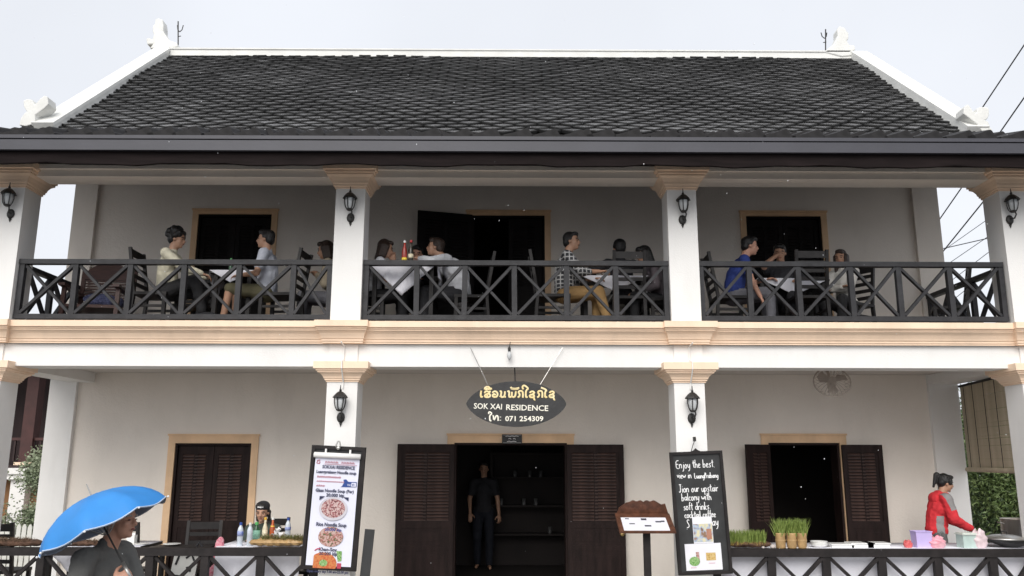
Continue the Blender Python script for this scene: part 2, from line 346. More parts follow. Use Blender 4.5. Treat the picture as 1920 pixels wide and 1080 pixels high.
def leaf(w, h, loc, ang, mt, slats=True, lz=(.47, .945), n=21, handle=False, back=False):
    """leaf hinged at its left edge (x=0), y- faces the street"""
    m = MB(); st = .062; t = .04; zl0, zl1 = h*lz[0], h*lz[1]
    m.box(0, st, -t/2, t/2, 0, h); m.box(w-st, w, -t/2, t/2, 0, h); cxm = w/2
    m.box(st, w-st, -t/2, t/2, zl1, h); m.box(st, w-st, -t/2, t/2, zl0-.09, zl0); m.box(st, w-st, -t/2, t/2, 0, .14)
    m.box(cxm-.025, cxm+.025, -t/2+.001, t/2-.001, zl0, zl1); m.box(st, w-st, -t/2+.002, t/2-.002, h*.27, h*.27+.07)
    o = m.build('door_leaf', mt, B, loc); o.rotation_euler = (0, 0, ang)
    p = MB()
    for x0, x1 in ((st, cxm-.025), (cxm+.025, w-st)): p.box(x0, x1, -.006, .006, zl0, zl1)
    p.build('backing', mt, o)
    for z0, z1 in ((.14, h*.27), (h*.27+.07, zl0-.09)):
        p = MB(); p.box(st, w-st, -.011, .011, z0, z1); p.box(st+.05, w-st-.05, -.017, .017, z0+.05, z1-.05); p.build('panel', mt, o)
    sm = MB(); a = V((0, -.014, -.011)); sm.add([(st+.004, -.024, -.017), (cxm-.029, -.024, -.017), (cxm-.029, .0, .012), (st+.004, .0, .012), (st+.004, -.024, -.009), (cxm-.029, -.024, -.009), (cxm-.029, .0, .018), (st+.004, .0, .018)],
        [(0, 1, 2, 3), (7, 6, 5, 4), (0, 4, 5, 1), (1, 5, 6, 2), (2, 6, 7, 3), (3, 7, 4, 0)])
    if back: sm.v = [(x, -y, z) for x, y, z in sm.v]; sm.f = [q[::-1] for q in sm.f]
    if slats:
        first = None
        for c in range(2):
            for i in range(n):
                z = zl0 + (i+.5)*(zl1-zl0)/n
                if first is None: first = sm.build('slat', SLATM if mt is SHUT else mt, o, (0, 0, z))
                else: inst(first, (c*(cxm-.021-st), 0, z), o)
    else:
        big = MB()
        for c in range(2):
            for i in range(n):
                z = zl0 + (i+.5)*(zl1-zl0)/n; big.add([(x+c*(cxm-.021-st), y, zz+z) for x, y, zz in sm.v], sm.f)
        big.build('louvre', mt, o, kind='stuff')
    if handle:
        p = MB(); x = w-.045
        p.lathe([(.002, .012), (.028, .008), (.03, 0)], (x, -.024, h*.47), 12, 'y'); p.tube([(x, -.03, h*.465), (x, -.055, h*.45), (x, -.055, h*.41), (x, -.03, h*.395)], .011, 8)
        p.lathe([(.002, .012), (.03, .008), (.032, 0)], (x, -.024, h*.385), 12, 'y'); p.lathe([(.002, .03), (.02, .03), (.024, 0)], (x-.01, -.024, h*.525), 12, 'y'); p.build('handle', BRASS, o, smooth=True)
    return o
hg = 2.21-PF-.01
leaf(.488, hg-.035, (-4.557, YB+.06, PF+.005), 0, SHUT); leaf(.488, hg-.035, (-4.063, YB+.06, PF+.005), 0, SHUT)
r180 = math.radians
leaf(.775, hg, (-.735, YB-.07, PF+.004), r180(187), SHUT, back=True); leaf(.775, hg, (.815, YB-.07, PF+.004), r180(-2) , SHUT, handle=True)
leaf(.40, hg+.005, (3.605, YB-.07, PF+.004), r180(203), SHUT, back=True); leaf(.54, hg+.005, (4.605, YB-.07, PF+.004), r180(-4), SHUT)
hu = 5.50-UF-.01
for x0, x1 in ((-4.53, -3.46), (3.48, 4.58)):
    wd = (x1-x0)/2-.036
    leaf(wd, hu-.03, (x0+.033, YB+.06, UF+.004), 0, SHUTU, False); leaf(wd, hu-.03, (x0+wd+.039, YB+.06, UF+.004), 0, SHUTU, False)
leaf(.494, hu-.03, (.003, YB+.06, UF+.004), 0, SHUTU, False)
leaf(.80, hu, (-.53, YB-.05, UF+.004), r180(196), SHUTU, False, back=True)
# upper beam, sloping ceiling under the porch roof
m = MB(); m.box(-6.6, 6.7, .02, .33, 5.335, 5.62); m.box(-6.6, 6.7, -.02, .019, 5.42, 5.62); m.build('balcony_beam', WALL, B)
SL = math.tan(math.radians(20.5)); EY, EZ = -.78, 5.50
def pz(y): return EZ + (y-EY)*SL
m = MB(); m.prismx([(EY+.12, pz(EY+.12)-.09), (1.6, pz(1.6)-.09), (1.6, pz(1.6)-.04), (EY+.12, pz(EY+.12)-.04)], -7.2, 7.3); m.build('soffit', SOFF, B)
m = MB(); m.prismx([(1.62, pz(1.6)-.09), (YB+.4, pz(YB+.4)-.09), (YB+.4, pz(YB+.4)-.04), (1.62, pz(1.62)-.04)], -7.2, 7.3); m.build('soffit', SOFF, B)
# porch roof (low pitch) with wavy tiles
PR = MB(); PR.prismx([(EY, pz(EY)), (1.5, pz(1.5)), (1.5, pz(1.5)+.03), (EY, pz(EY)+.03)], -7.3, 7.4)
PR = PR.build('porch_roof', EAVE, B)
WP = [(0, .0), (.05, .01), (.12, .028), (.19, .052), (.245, .075), (.265, .08), (.285, .062), (.31, .014), (.326, 0)]
def wave(y0, y1):
    mm = MB(); n = len(WP); a, b = pz(y0)+.032, pz(y1)+.032; t = .018
    vs = [(x, y0, a+z+.03) for x, z in WP] + [(x, y1, b+z+.005) for x, z in WP] + [(x, y0, a+z*.25-.03) for x, z in WP] + [(x, y1, b) for x, z in WP]
    fs = [(i, i+1, n+i+1, n+i) for i in range(n-1)] + [(2*n+i, 2*n+i+1, i+1, i) for i in range(n-1)] + [(n+i, n+i+1, 3*n+i+1, 3*n+i) for i in range(n-1)] + [(0, n, 3*n, 2*n), (n-1, 3*n-1-n+n-0 if False else 3*n-1, 4*n-1, 2*n-1)]
    return mm.add(vs, fs)
first = None
for i in range(45):
    x = -7.3 + i*.328
    if first is None: first = wave(EY-.03, EY+.36).build('eave_tile', EAVE, PR, (x, 0, 0))
    else: inst(first, (x, 0, random.uniform(-.006, .006)), PR, (0, random.uniform(-.012, .012), 0))
m = MB()
for r in range(1, 6):
    w_ = wave(EY-.03+r*.34, EY+.36+r*.34)
    for i in range(45): m.add([(x-7.3+i*.328, y, z) for x, y, z in w_.v], w_.f)
m.build('upper_eave_tiles', EAVE, PR, kind='stuff')
m = MB(); m.box(-7.35, 7.45, EY-.035, EY+.02, 5.487, 5.528); m.box(-7.35, 7.45, EY-.012, EY+.02, 5.473, 5.4865); m.box(-7.35, 7.45, EY-.03, EY+.02, 5.355, 5.4725); m.build('gutter_board', GUT, B)
m = MB(); x = -7.35
nseg = 60
for i in range(nseg):
    xa, xb = -7.35+i*14.8/nseg, -7.35+(i+1)*14.8/nseg; za = 5.215+.012*math.sin(i*.9)+.008*math.sin(i*2.3); zb_ = 5.215+.012*math.sin((i+1)*.9)+.008*math.sin((i+1)*2.3)
    m.add([(xa, EY+.03, za), (xb, EY+.03, zb_), (xb, EY+.03, 5.355), (xa, EY+.03, 5.355), (xa, EY+.07, za), (xb, EY+.07, zb_), (xb, EY+.07, 5.44), (xa, EY+.07, 5.44)], [(0, 1, 2, 3), (5, 4, 7, 6), (4, 5, 1, 0)])
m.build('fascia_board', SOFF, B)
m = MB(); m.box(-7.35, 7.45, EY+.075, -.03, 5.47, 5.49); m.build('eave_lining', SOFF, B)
# main gable roof
Y0, Z0, Y1, Z1 = 1.3, 6.44, 4.65, 9.30
sl = V((0, Y1-Y0, Z1-Z0)); SLN = sl.length; su = sl.normalized(); sn = V((0, -su.z, su.y)); pitch = math.atan2(su.z, su.y)
XL, XR = -6.36, 6.42
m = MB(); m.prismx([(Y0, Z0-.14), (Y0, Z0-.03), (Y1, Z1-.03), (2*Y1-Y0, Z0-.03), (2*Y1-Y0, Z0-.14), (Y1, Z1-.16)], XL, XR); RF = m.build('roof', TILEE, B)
m = MB(); m.prismx([(YB+.31, 6.601), (7.3, 6.601), (Y1, Z1-.2)], -6.25, -6.05); m.prismx([(YB+.31, 6.601), (7.3, 6.601), (Y1, Z1-.2)], 6.01, 6.21); m.build('gable_wall', WHITE, B)
TW, TR = .322, .128                      # diamond width, half row
def tile_mb():
    m = MB(); hw, hh, t = TW/2*.97, TR*1.06, .042; k = .86
    out_ = [(0, -hh, .046), (hw, 0, .026), (0, hh, .0), (-hw, 0, .026)]; top = [(x*k, y*k, z+.010+(.002 if y < 0 else 0)) for x, y, z in out_]; bot = [(x, y, z-t) for x, y, z in out_]
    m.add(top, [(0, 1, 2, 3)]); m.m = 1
    m.add(top+out_, [(4+i, 4+(i+1) % 4, (i+1) % 4, i) for i in range(4)])  # ring round the face carries the painted edge shade too
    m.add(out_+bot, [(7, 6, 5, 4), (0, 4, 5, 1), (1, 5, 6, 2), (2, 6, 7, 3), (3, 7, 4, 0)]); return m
TM = tile_mb(); tme = None
Rx = Matrix.Rotation(pitch, 4, 'X'); field = MB(); nrow = int(SLN/TR)
for r in range(nrow+1):
    off = 0 if r % 2 else TW/2
    x = XL+.10+off-.1; i = 0
    while x < XR+.02:
        s_ = r*TR; p = V((x, Y0, Z0)) + su*s_; jz = random.gauss(0, .10); jy = random.gauss(0, .016); jx = random.gauss(0, .013)
        rm = Matrix.Translation(p + sn*(random.uniform(-.004, .004)+.012*math.sin(x*.9+r*.31)+.008*math.sin(x*2.1-r*.2)) + su*.012*math.sin(x*1.3+r*.15)) @ Rx @ Matrix.Rotation(jx, 4, 'X') @ Matrix.Rotation(jy, 4, 'Y') @ Matrix.Rotation(jz*.3, 4, 'Z')
        if r < 7 and XL+.05 < x < XR-.05:
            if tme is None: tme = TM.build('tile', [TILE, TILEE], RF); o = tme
            else: o = tme.copy(); COL.objects.link(o)
            o.matrix_local = rm
        else:
            a = len(field.v); field.v += [tuple(rm @ V(q)) for q in TM.v]; field.f += [tuple(k+a for k in q) for q in TM.f]; field.mi += TM.mi
        x += TW; i += 1
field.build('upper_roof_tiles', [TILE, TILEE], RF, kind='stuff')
m = MB(); m.box(XL+.1, XR-.1, Y1-.09, Y1+.09, Z1-.03, Z1+.09); m.box(XL+.1, XR-.1, Y1-.11, Y1+.11, Z1+.0905, Z1+.115); m.build('ridge_cap', RIDGE, RF)
for x0, sg in ((XL-.16, 1), (XR-.10, -1)):
    m = MB(); a = V((0, Y0-.05, Z0-.05)); b = V((0, Y1, Z1+.0))
    for x, w_, h0, h1 in ((x0, .26, -.12, .10), (x0-.02 if sg > 0 else x0-.0, .30, .101, .15)):
        vs = []
        for p in (a, b):
            for xx, hh in ((x, h0), (x+w_, h0), (x+w_, h1), (x, h1)): vs.append(V((xx, p.y, p.z)) + sn*hh)
        m.add(vs, [(3, 2, 1, 0), (4, 5, 6, 7), (0, 1, 5, 4), (1, 2, 6, 5), (2, 3, 7, 6), (3, 0, 4, 7)])
    m.build('verge', RIDGE, RF)
def finial(pts, Y, nm, thick, label=None):
    P = [at(px, py, Y) for px, py in pts]; m = MB(); m.prism([(p.x, p.z) for p in P], Y-thick/2, Y+thick/2)
    o = m.build(nm, RIDGE, RF); bv = o.modifiers.new('b', 'BEVEL'); bv.width = .02; bv.segments = 2; return o
def cvt(pts, ox, oy, s): return [(ox+x/s, oy+y/s) for x, y in pts]
finial(cvt([(905, 240), (925, 215), (890, 218), (884, 182), (905, 178), (920, 188), (930, 160), (922, 138), (924, 105), (936, 96), (938, 68), (958, 62), (982, 70), (988, 110), (986, 140), (1002, 165), (1022, 192), (1066, 208), (1072, 232), (1000, 250)], 0, 20, 3.176), Y1, 'ridge_finial', .22)
finial(cvt([(190, 262), (215, 245), (245, 222), (265, 190), (275, 165), (272, 130), (285, 108), (318, 118), (328, 138), (340, 150), (340, 182), (330, 196), (345, 220), (375, 222), (380, 248), (355, 262), (385, 280), (300, 290)], 1480, 20, 3.177), Y1, 'ridge_finial', .22)
finial(cvt([(140, 700), (150, 660), (172, 628), (185, 620), (168, 590), (165, 555), (185, 545), (215, 548), (228, 574), (236, 578), (262, 545), (290, 525), (308, 532), (314, 575), (290, 600), (235, 640), (235, 690), (180, 706)], 0, 20, 3.176), Y0-.02, 'verge_finial', .22)
finial(cvt([(425, 860), (428, 800), (460, 765), (480, 772), (520, 830), (545, 852), (556, 845), (560, 805), (590, 793), (650, 790), (682, 812), (682, 870), (665, 910), (640, 925), (672, 935), (690, 990), (720, 1030), (620, 1050), (560, 960)], 1720, 60, 5.4), Y0-.02, 'verge_finial', .22)
for px, py0, py1 in ((334, 40, 92), (1548, 55, 100)):
    m = MB(); p0, p1 = at(px, py1, Y1), at(px, py0, Y1); h = p1.z-p0.z; m.tube([p0, p1], .012, 6)
    for sx in (-1, 1): m.tube([p0+V((0, 0, h*.62)), p0+V((sx*.04, 0, h*.7)), p0+V((sx*.055, 0, h*.86))], .009, 5)
    m.tube([p0+V((-.03, 0, h*.45)), p0+V((.03, 0, h*.47))], .008, 5); m.build('lightning_rod', IRON, B)

# ------------------------------------------------------------------ railings
def xrail(posts, zt, zb, y0, mt, parent, along='x', pw=.062, rw=.062, rail_t=.058, ends=True):
    """posts: positions along the run; top rail and bottom rail, a cross in every bay"""
    def P(u, z, dy=0): return V((u, y0+dy, z)) if along == 'x' else V((y0+dy, u, z))
    up = (0, 1, 0) if along == 'x' else (1, 0, 0)
    a, b = posts[0]-pw/2, posts[-1]+pw/2
    MB().bar(P(a, zt-rail_t/2), P(b, zt-rail_t/2), .085, rail_t).build('top_rail', mt, parent)
    MB().bar(P(a, zb), P(b, zb), .07, rail_t).build('bottom_rail', mt, parent)
    z0, z1 = zb+rail_t/2+.001, zt-rail_t-.001
    for u in posts:
        j = random.uniform(-.006, .006)
        MB().bar(P(u, z0), P(u+j, z1), pw, .06, up).build('post', mt, parent)
    for u, v in zip(posts, posts[1:]):
        e = pw/2+.004
        MB().bar(P(u+e, z0+.012, -.006), P(v-e, z1-.012, -.006), .034, .052, (0, 1, 0) if along == 'x' else (1, 0, 0)).build('brace', mt, parent)
        MB().bar(P(u+e, z1-.012, .012), P(v-e, z0+.012, .012), .030, .050, (0, 1, 0) if along == 'x' else (1, 0, 0)).build('brace', mt, parent)
for ps in ([-5.76, -5.121, -4.48, -3.839, -3.191, -2.548, -2.11], [-1.685, -1.081, -.519, .075, .688, 1.277, 1.872], [2.29, 2.863, 3.447, 4.075, 4.64, 5.25, 5.86]):
    o = MB().box(ps[0], ps[-1], .06, .12, 3.547, 3.575).build('balcony_railing', RAIL, B)
    xrail(ps, 4.315, 3.628, .09, RAIL, o)
for x in (-5.9, 6.02):
    o = MB().box(x-.03, x+.03, .4, YB-.07, 3.547, 3.572).build('balcony_railing', RAIL, B)
    xrail([.40, .97, 1.54, 2.05], 4.315, 3.628, x, RAIL, o, 'y')
FG = 'crossed timber fences along the porch edge'
def fence(nm, lab, ps):
    t = thing(nm, lab, 'fence', ((ps[0]+ps[-1])/2, .07, PF), 0, FG); c = (ps[0]+ps[-1])/2
    xrail([p-c for p in ps], 1.036-PF, .10, 0, FENCE, t, pw=.085, rail_t=.085)
fence('porch_fence', 'dark crossed timber fence behind the man with the blue umbrella', [-5.74, -5.14, -4.54, -3.937, -3.336, -2.728, -2.13])
fence('porch_fence', 'dark crossed timber fence in front of the white cloth food stall', [2.315, 2.921, 3.532, 4.15, 4.768, 5.381, 5.87])

# ================================================================== OBJECTS ON THE BUILDING
LG = 'black lanterns on the columns'
def lantern(loc, label):
    t = thing('wall_lantern', label, 'lantern', loc, 0, LG)
    m = MB(); m.lathe([(.002, .002), (.05, 0), (.056, .01), (.045, .025), (.02, .03)], (0, 0, -.13), 12, 'y', 1, 1.25); m.v = [(x, y, z) for x, y, z in m.v]
    m.lathe([(.002, 0), (.02, .0), (.002, -.05)], (0, -.01, -.20), 8); m.tube([(0, -.03, -.12), (.02, -.09, -.13), (.035, -.115, -.08), (.02, -.11, -.03)], .011, 6)
    m.build('bracket', IRON, t, smooth=True)
    m = MB(); c = (0, -.11, 0)
    m.lathe([(.030, -.055), (.045, -.04), (.042, -.03)], c, 8); m.build('lantern_foot', IRON, t); m = MB(); m.lathe([(.05, .125), (.105, .118), (.092, .14), (.06, .175), (.035, .195), (.012, .205), (.02, .215), (.008, .235), (.004, .285)], c, 8)
    m.build('lantern_cap', IRON, t)
    m = MB()
    for k in range(6):
        a = k*math.pi/3+.26; p = [(c[0]+r*math.cos(a), c[1]+r*math.sin(a), z) for r, z in ((.036, -.045), (.060, .0), (.073, .06), (.075, .122))]; m.tube(p, .007, 4)
    m.build('cage', IRON, t)
    m = MB(); m.lathe([(.03, -.04), (.05, .0), (.062, .06), (.064, .118)], c, 12); m.build('lamp_glass', GLASS, t, smooth=True); t.scale = (.85, .85, .87); return t
LP = [((-1.883, 0, 4.93), 'black lantern high on the column between the left and middle balcony bays'), ((2.078, 0, 4.92), 'black lantern high on the column between the middle and right balcony bays'),
      ((-5.93, 0, 4.965), 'black lantern on the upper column at the far left edge'), ((6.0, 0, 4.935), 'black lantern on the upper column at the far right edge'),
      ((-1.895, 0, 2.575), 'black lantern on the ground floor column above the printed menu board'), ((2.09, 0, 2.575), 'black lantern on the ground floor column above the chalkboard')]
l0 = None
for p, lb in LP:
    if l0 is None: l0 = lantern(p, lb)
    else: dup(l0, p, 0, lb)

# ------------------------------------------------------------------ oval sign with traced lettering
SC = at(968, 757.5, -.06); SW, SH = .565, .256
t = thing('hanging_sign', 'black oval sign with gold and cream lettering hung above the entrance', 'sign', SC)
def oval(kw, kh, n=28):
    o = []
    for i in range(2*n):
        u_ = -math.cos(math.pi*i/n); z_ = SH*kh*(1-abs(u_)**2.05)**.66; o.append((SW*kw*(u_ if i <= n else u_), z_ if i <= n else -z_))
    return o
m = MB(); m.prism(oval(1, 1), -.02, .02); m.build('sign_board', SIGNW, t)
def sp(X, Y): return at(860+X/8.727, 700+Y/8.727, -.06) - SC
def strokes(name, polys, r, mt, parent, y=-.024, f=sp, flat=.5):
    mm = MB()
    for pl in polys:
        q = [f(*p) for p in pl]
        if len(q) > 2:                      # round the corners
            k = [q[0]]
            for a, b in zip(q, q[1:]): k += [a*.75+b*.25, a*.25+b*.75]
            q = k + [q[-1]]
        mm.tube([(p.x, y, p.z) for p in q], r, 6, True, flat)
    return mm.build(name, mt, parent)
KO = [(965, 395), (990, 388), (1002, 345), (972, 312), (1000, 290), (1038, 294), (1052, 325), (1050, 402)]
SO = [(1165, 325), (1180, 302), (1225, 300), (1240, 325), (1205, 350), (1160, 362), (1165, 396), (1225, 398), (1240, 368), (1208, 352)]
SOT = [(1228, 398), (1240, 438), (1252, 430)]
LAO1 = [[(372, 287), (364, 330), (362, 385), (382, 394), (393, 376)],
        [(428, 330), (432, 305), (470, 297), (500, 314), (522, 292)], [(500, 314), (505, 335), (455, 345), (424, 368), (438, 394), (500, 395), (522, 365), (500, 340)], [(470, 345), (475, 368), (455, 372)],
        [(424, 268), (432, 240), (470, 222), (505, 234), (516, 262), (424, 268)], [(470, 224), (470, 262)], [(512, 268), (545, 250)],
        [(556, 325), (572, 300), (618, 300), (642, 340), (626, 388), (580, 395), (553, 372), (566, 345), (596, 346), (602, 366)],
        [(674, 304), (692, 292), (700, 315), (690, 372), (704, 395), (742, 388), (756, 350), (758, 296)], [(690, 372), (676, 390)], [(742, 388), (772, 390)],
        [(800, 306), (818, 292), (830, 312), (822, 388), (850, 395), (870, 372), (872, 306)], [(870, 372), (888, 395), (924, 386), (938, 296)],
        [(852, 226), (862, 248), (905, 256), (962, 252), (990, 240)], [(858, 252), (900, 264), (975, 260)],
        KO, [(1128, 388), (1102, 399), (1097, 360), (1100, 298), (1112, 275), (1142, 253), (1096, 214), (1070, 200), (1044, 216), (1046, 250), (1062, 262)],
        SO, SOT, [(x+318, y) for x, y in KO], [(1448, 390), (1418, 399), (1412, 360), (1415, 302), (1442, 284), (1396, 255), (1345, 237)],
        [(x+322, y) for x, y in SO], [(x+322, y) for x, y in SOT]]
LAO3 = [[(537, 774), (514, 783), (508, 740), (510, 692), (548, 665), (516, 632), (492, 640), (494, 668)],
        [(556, 702), (570, 692), (574, 776), (602, 730), (614, 696), (636, 696), (646, 720), (646, 780)], [(683, 712), (683, 722)], [(683, 764), (683, 774)]]
strokes('lettering', LAO1, .0105, GOLD, t); strokes('lettering', LAO3, .0085, CREAM, t)
p = sp(245, 578); text('SOK XAI', .088, CREAM, t, (p.x, -.022, p.z), (math.pi/2, r180(1.6), 0), .003, bold=.001, fit=.318)
p = sp(768, 600); text('RESIDENCE', .088, CREAM, t, (p.x, -.022, p.z), (math.pi/2, r180(1.3), 0), .003, bold=.001, fit=.475)
p = sp(760, 782); text('071 254309', .079, CREAM, t, (p.x, -.022, p.z), (math.pi/2, 0, 0), .003, bold=.0015, fit=.43)
for a, b in ((at(882, 652, -.03), at(915, 722, -.06)), (at(1055, 652, -.03), at(1013, 721, -.06))):
    m = MB(); a, b = a-SC, b-SC; m.tube([a, a*.6+b*.4, b], .0045, 5); m.ball(a*.35+b*.65, .009); m.build('wire', STEEL, t)
m = MB(); m.tube([at(965, 690, .1)-SC, at(966, 716, -.06)-SC], .008, 6); m.build('chain', IRON, t)
q = at(955, 672, -.06)
t = thing('bulb_lamp', 'small glass bulb lamp hanging on the white beam above the oval sign', 'lamp', q)
m = MB(); m.lathe([(.004, -.02), (.02, .0), (.028, .03), (.022, .06), (.014, .08)], (0, 0, 0), 10); m.build('bulb', GLASS, t, smooth=True)
m = MB(); m.lathe([(.016, .078), (.018, .12), (.008, .135)], (0, 0, 0), 10); m.tube([(0, 0, .13), (.005, .015, .165), (.012, .0, .19)], .004, 5); m.build('holder', IRON, t)
# wall fan under the porch ceiling
q = at(1560, 716, .75)
t = thing('wall_fan', 'tilted brown wall fan hanging below the porch ceiling', 'fan', q)
Rf = Matrix.Rotation(r180(58), 4, 'X') @ Matrix.Rotation(r180(0), 4, 'Y'); Rt = Matrix.Rotation(r180(-24), 4, 'Y') @ Rf
FANM = mat('brown_fan_plastic', (.42, .36, .31), .5, .1)
m = MB()
for k in range(24):
    a = k*math.pi/12; m.tube([(.03*math.cos(a), .03*math.sin(a), .055), (.15*math.cos(a), .15*math.sin(a), .045), (.215*math.cos(a), .215*math.sin(a), 0), (.15*math.cos(a), .15*math.sin(a), -.05)], .0028, 4)
m.tube([(.217*math.cos(i*math.pi/12), .217*math.sin(i*math.pi/12), 0) for i in range(25)], .009, 5, nrm=(0, 0, 1)); m.lathe([(.002, .056), (.045, .056), (.045, .05)], (0, 0, 0), 12)
o = m.build('cage', FANM, t); o.matrix_local = Rt
for k in range(3):
    m = MB(); a = k*2.094; m.add([(.03, -.02, .012), (.17, -.07, .02), (.19, .02, -.005), (.12, .07, -.015), (.03, .02, -.012)], [(0, 1, 2, 3, 4)]); o = m.build('blade', FANM, t); o.matrix_local = Rt @ Matrix.Rotation(a, 4, 'Z')
m = MB(); m.lathe([(.02, .04), (.05, .0), (.055, -.06), (.045, -.13), (.02, -.15)], (0, 0, 0), 12); o = m.build('motor', FANM, t, smooth=True); o.matrix_local = Rt
m = MB(); m.tube([Rt @ V((0, 0, -.12)), (0, .12, .14), (0, .12, 3.18-q.z-.002)], .018, 8); m.build('bracket', FANM, t)
# plaque above the door
q = at(960, 823, YB-.06)
t = thing('door_plaque', 'small dark plaque with white writing on the lintel of the entrance', 'plaque', q)
m = MB(); m.box(-.138, .138, -.01, .012, -.062, .062); m.build('plate', SIGNW, t)
PSTR = [[(-.09, .035), (-.06, .04), (-.03, .033), (0, .04), (.03, .034), (.06, .04), (.09, .034)], [(-.05, .0), (-.03, .008), (-.01, -.004)], [(.015, .0), (.03, .008), (.05, -.004)], [(-.07, -.037), (-.04, -.03), (-.01, -.038), (.02, -.031), (.06, -.037)]]
mm = MB()
for pl in PSTR: mm.tube([(x, -.012, z) for x, z in pl], .004, 4)
for s_ in (-1, 1): mm.tube([(-.125, -.011, s_*.052), (.125, -.011, s_*.052)], .0015, 4)
mm.build('lettering', WCHALK, t)

# ------------------------------------------------------------------ printed menu board
c = at(626, 951, -.10); t = thing('menu_board', 'black board with a long printed noodle soup banner hung on the left column', 'menu board', c)
TL = math.radians(2.6)
t.rotation_euler = (0, TL, 0)
BW, BH = .30, .66
m = MB(); m.box(-BW, BW, 0, .03, -BH, BH); m.build('board', CHALK, t)
m = MB()
for a in (((-BW, -.012, BH-.02), (BW, -.012, BH-.02)), ((-BW, -.012, -BH+.02), (BW, -.012, -BH+.02))): m.bar(a[0], a[1], .02, .04)
for x in (-BW+.02, BW-.02): m.bar((x, -.0122, -BH+.041), (x, -.0122, BH-.041), .04, .02)
m.build('board_frame', FENCE, t)
b0, b1 = -.245, .245; bt, bb = BH-.12, -BH+.045
m = MB(); nx = 10; nz = 10
vs = [(b0+(b1-b0)*i/nx, -.026-.004*math.sin(j*.9+i*.2), bb+(bt-bb)*j/nz) for j in range(nz+1) for i in range(nx+1)]
m.add(vs, [(j*(nx+1)+i, j*(nx+1)+i+1, (j+1)*(nx+1)+i+1, (j+1)*(nx+1)+i) for j in range(nz) for i in range(nx)])
bn = m.build('banner', PAPER, t, smooth=True)
m = MB(); m.tube([(b0-.015, -.045, bt+.015), (b1+.01, -.045, bt+.015)], .03, 12); m.build('banner_roll', WHITE, t, smooth=True)
for x in (-.135, .135): m = MB(); m.box(x-.009, x+.009, -.05, -.005, bt+.04, bt+.085); m.build('clip', WHITE, t)
m = MB(); m.tube([(-.02, -.03, BH-.03), (-.03, -.04, BH), (-.01, -.04, BH+.055), (.005, -.04, BH+.055), (.02, -.04, BH), (.01, -.03, BH-.035)], .008, 6); m.ball((0, -.045, BH-.02), (.022, .012, .02)); m.build('hook', STEEL, t)
RX = (math.pi/2, 0, 0)
REDINK = mat('red_ink', (.45, .05, .09), .7, .1); BLUEINK = mat('blue_ink', (.02, .06, .25), .7, .1); NAVY = mat('navy_ink', (.025, .03, .08), .7, .1)
def bt_(s_, z, size, mt=NAVY, x=0, fit=None): text(s_, size*1.08, mt, bn, (x, -.034, z), RX, .0008, align='CENTER', fit=fit, bold=.0014)
z = bt-.075
mm = MB()
mm.tube([(-.19, -.033, z+.035), (-.22, -.033, z+.03), (-.225, -.033, z+.0), (-.195, -.033, z-.005), (-.19, -.033, z+.015), (-.205, -.033, z+.015)], .004, 4)
for i in range(11):
    x = -.13+i*.03
    if i == 5: continue
    mm.tube([(x, -.033, z+.005), (x+.004, -.033, z+.027), (x+.015, -.033, z+.018), (x+.018, -.033, z+.004)], .003, 4)
mm.tube([(-.14, -.033, z-.006), (.22, -.033, z-.006)], .0018, 4); mm.build('lettering', REDINK, bn)
bt_('SOKXAI RESIDENCE', z-.052, .046, NAVY, .02, .36); bt_('Luangprabang Noodle soup', z-.105, .042, NAVY, .0, .44)
mm = MB()
for row, (zz, n_, sz) in enumerate(((z-.155, 12, .022), (z-.20, 14, .015), (z-.25, 4, .02))):
    for i in range(n_):
        x = -.205+i*(.265/12 if row < 2 else .024); q = random.uniform(.6, 1)
        mm.tube([(x, -.033, zz), (x+.004, -.033, zz+sz*q), (x+.012, -.033, zz+sz*.8), (x+.013, -.033, zz+.002)], .0028, 4)
mm.build('lettering', REDINK, bn)
mm = MB(); mm.m = 0
mm.prism([(.06, z-.245), (.235, z-.24), (.235, z-.185), (.14, z-.185), (.115, z-.16), (.085, z-.165), (.095, z-.195), (.075, z-.235)], -.0345, -.0325)
mm.build('wifi_logo', BLUEINK, bn)
mm = MB(); mm.box(.178, .228, -.0362, -.0346, z-.236, z-.194); mm.build('wifi_logo', PAPER, bn)
text('Wi', .036, PAPER, bn, (.132, -.035, z-.232), RX, .0008); text('Fi', .038, BLUEINK, bn, (.186, -.0365, z-.231), RX, .0008, bold=.001)
def food(name, cols, scale, thr=.5):
    m_ = bpy.data.materials.new(name); m_.use_nodes = True; n = m_.node_tree.nodes; l = m_.node_tree.links; b = n['Principled BSDF']; b.inputs['Roughness'].default_value = .5
    tc = n.new('ShaderNodeTexCoord'); vo = n.new('ShaderNodeTexVoronoi'); vo.inputs['Scale'].default_value = scale; nz = n.new('ShaderNodeTexNoise'); nz.inputs['Scale'].default_value = scale*.6; nz.inputs['Distortion'].default_value = 1.5
    l.new(tc.outputs['Object'], vo.inputs[0]); l.new(tc.outputs['Object'], nz.inputs[0]); ad = n.new('ShaderNodeMath'); ad.operation = 'MULTIPLY_ADD'; l.new(vo.outputs['Distance'], ad.inputs[0]); ad.inputs[1].default_value = .5; l.new(nz.outputs[0], ad.inputs[2])
    r = n.new('ShaderNodeValToRGB'); l.new(ad.outputs[0], r.inputs[0]); e = r.color_ramp.elements
    while len(e) < len(cols): e.new(.5)
    for i, c_ in enumerate(cols): e[i].position = .42+.42*i/(len(cols)-1); e[i].color = (*c_, 1)
    l.new(r.outputs[0], b.inputs['Base Color']); return m_
F1 = food('soup_print', [(.03, .015, .02), (.10, .04, .04), (.32, .08, .09), (.55, .42, .40)], 60); F2 = food('salad_print', [(.02, .05, .03), (.07, .16, .06), (.38, .10, .10), (.5, .36, .32)], 55)
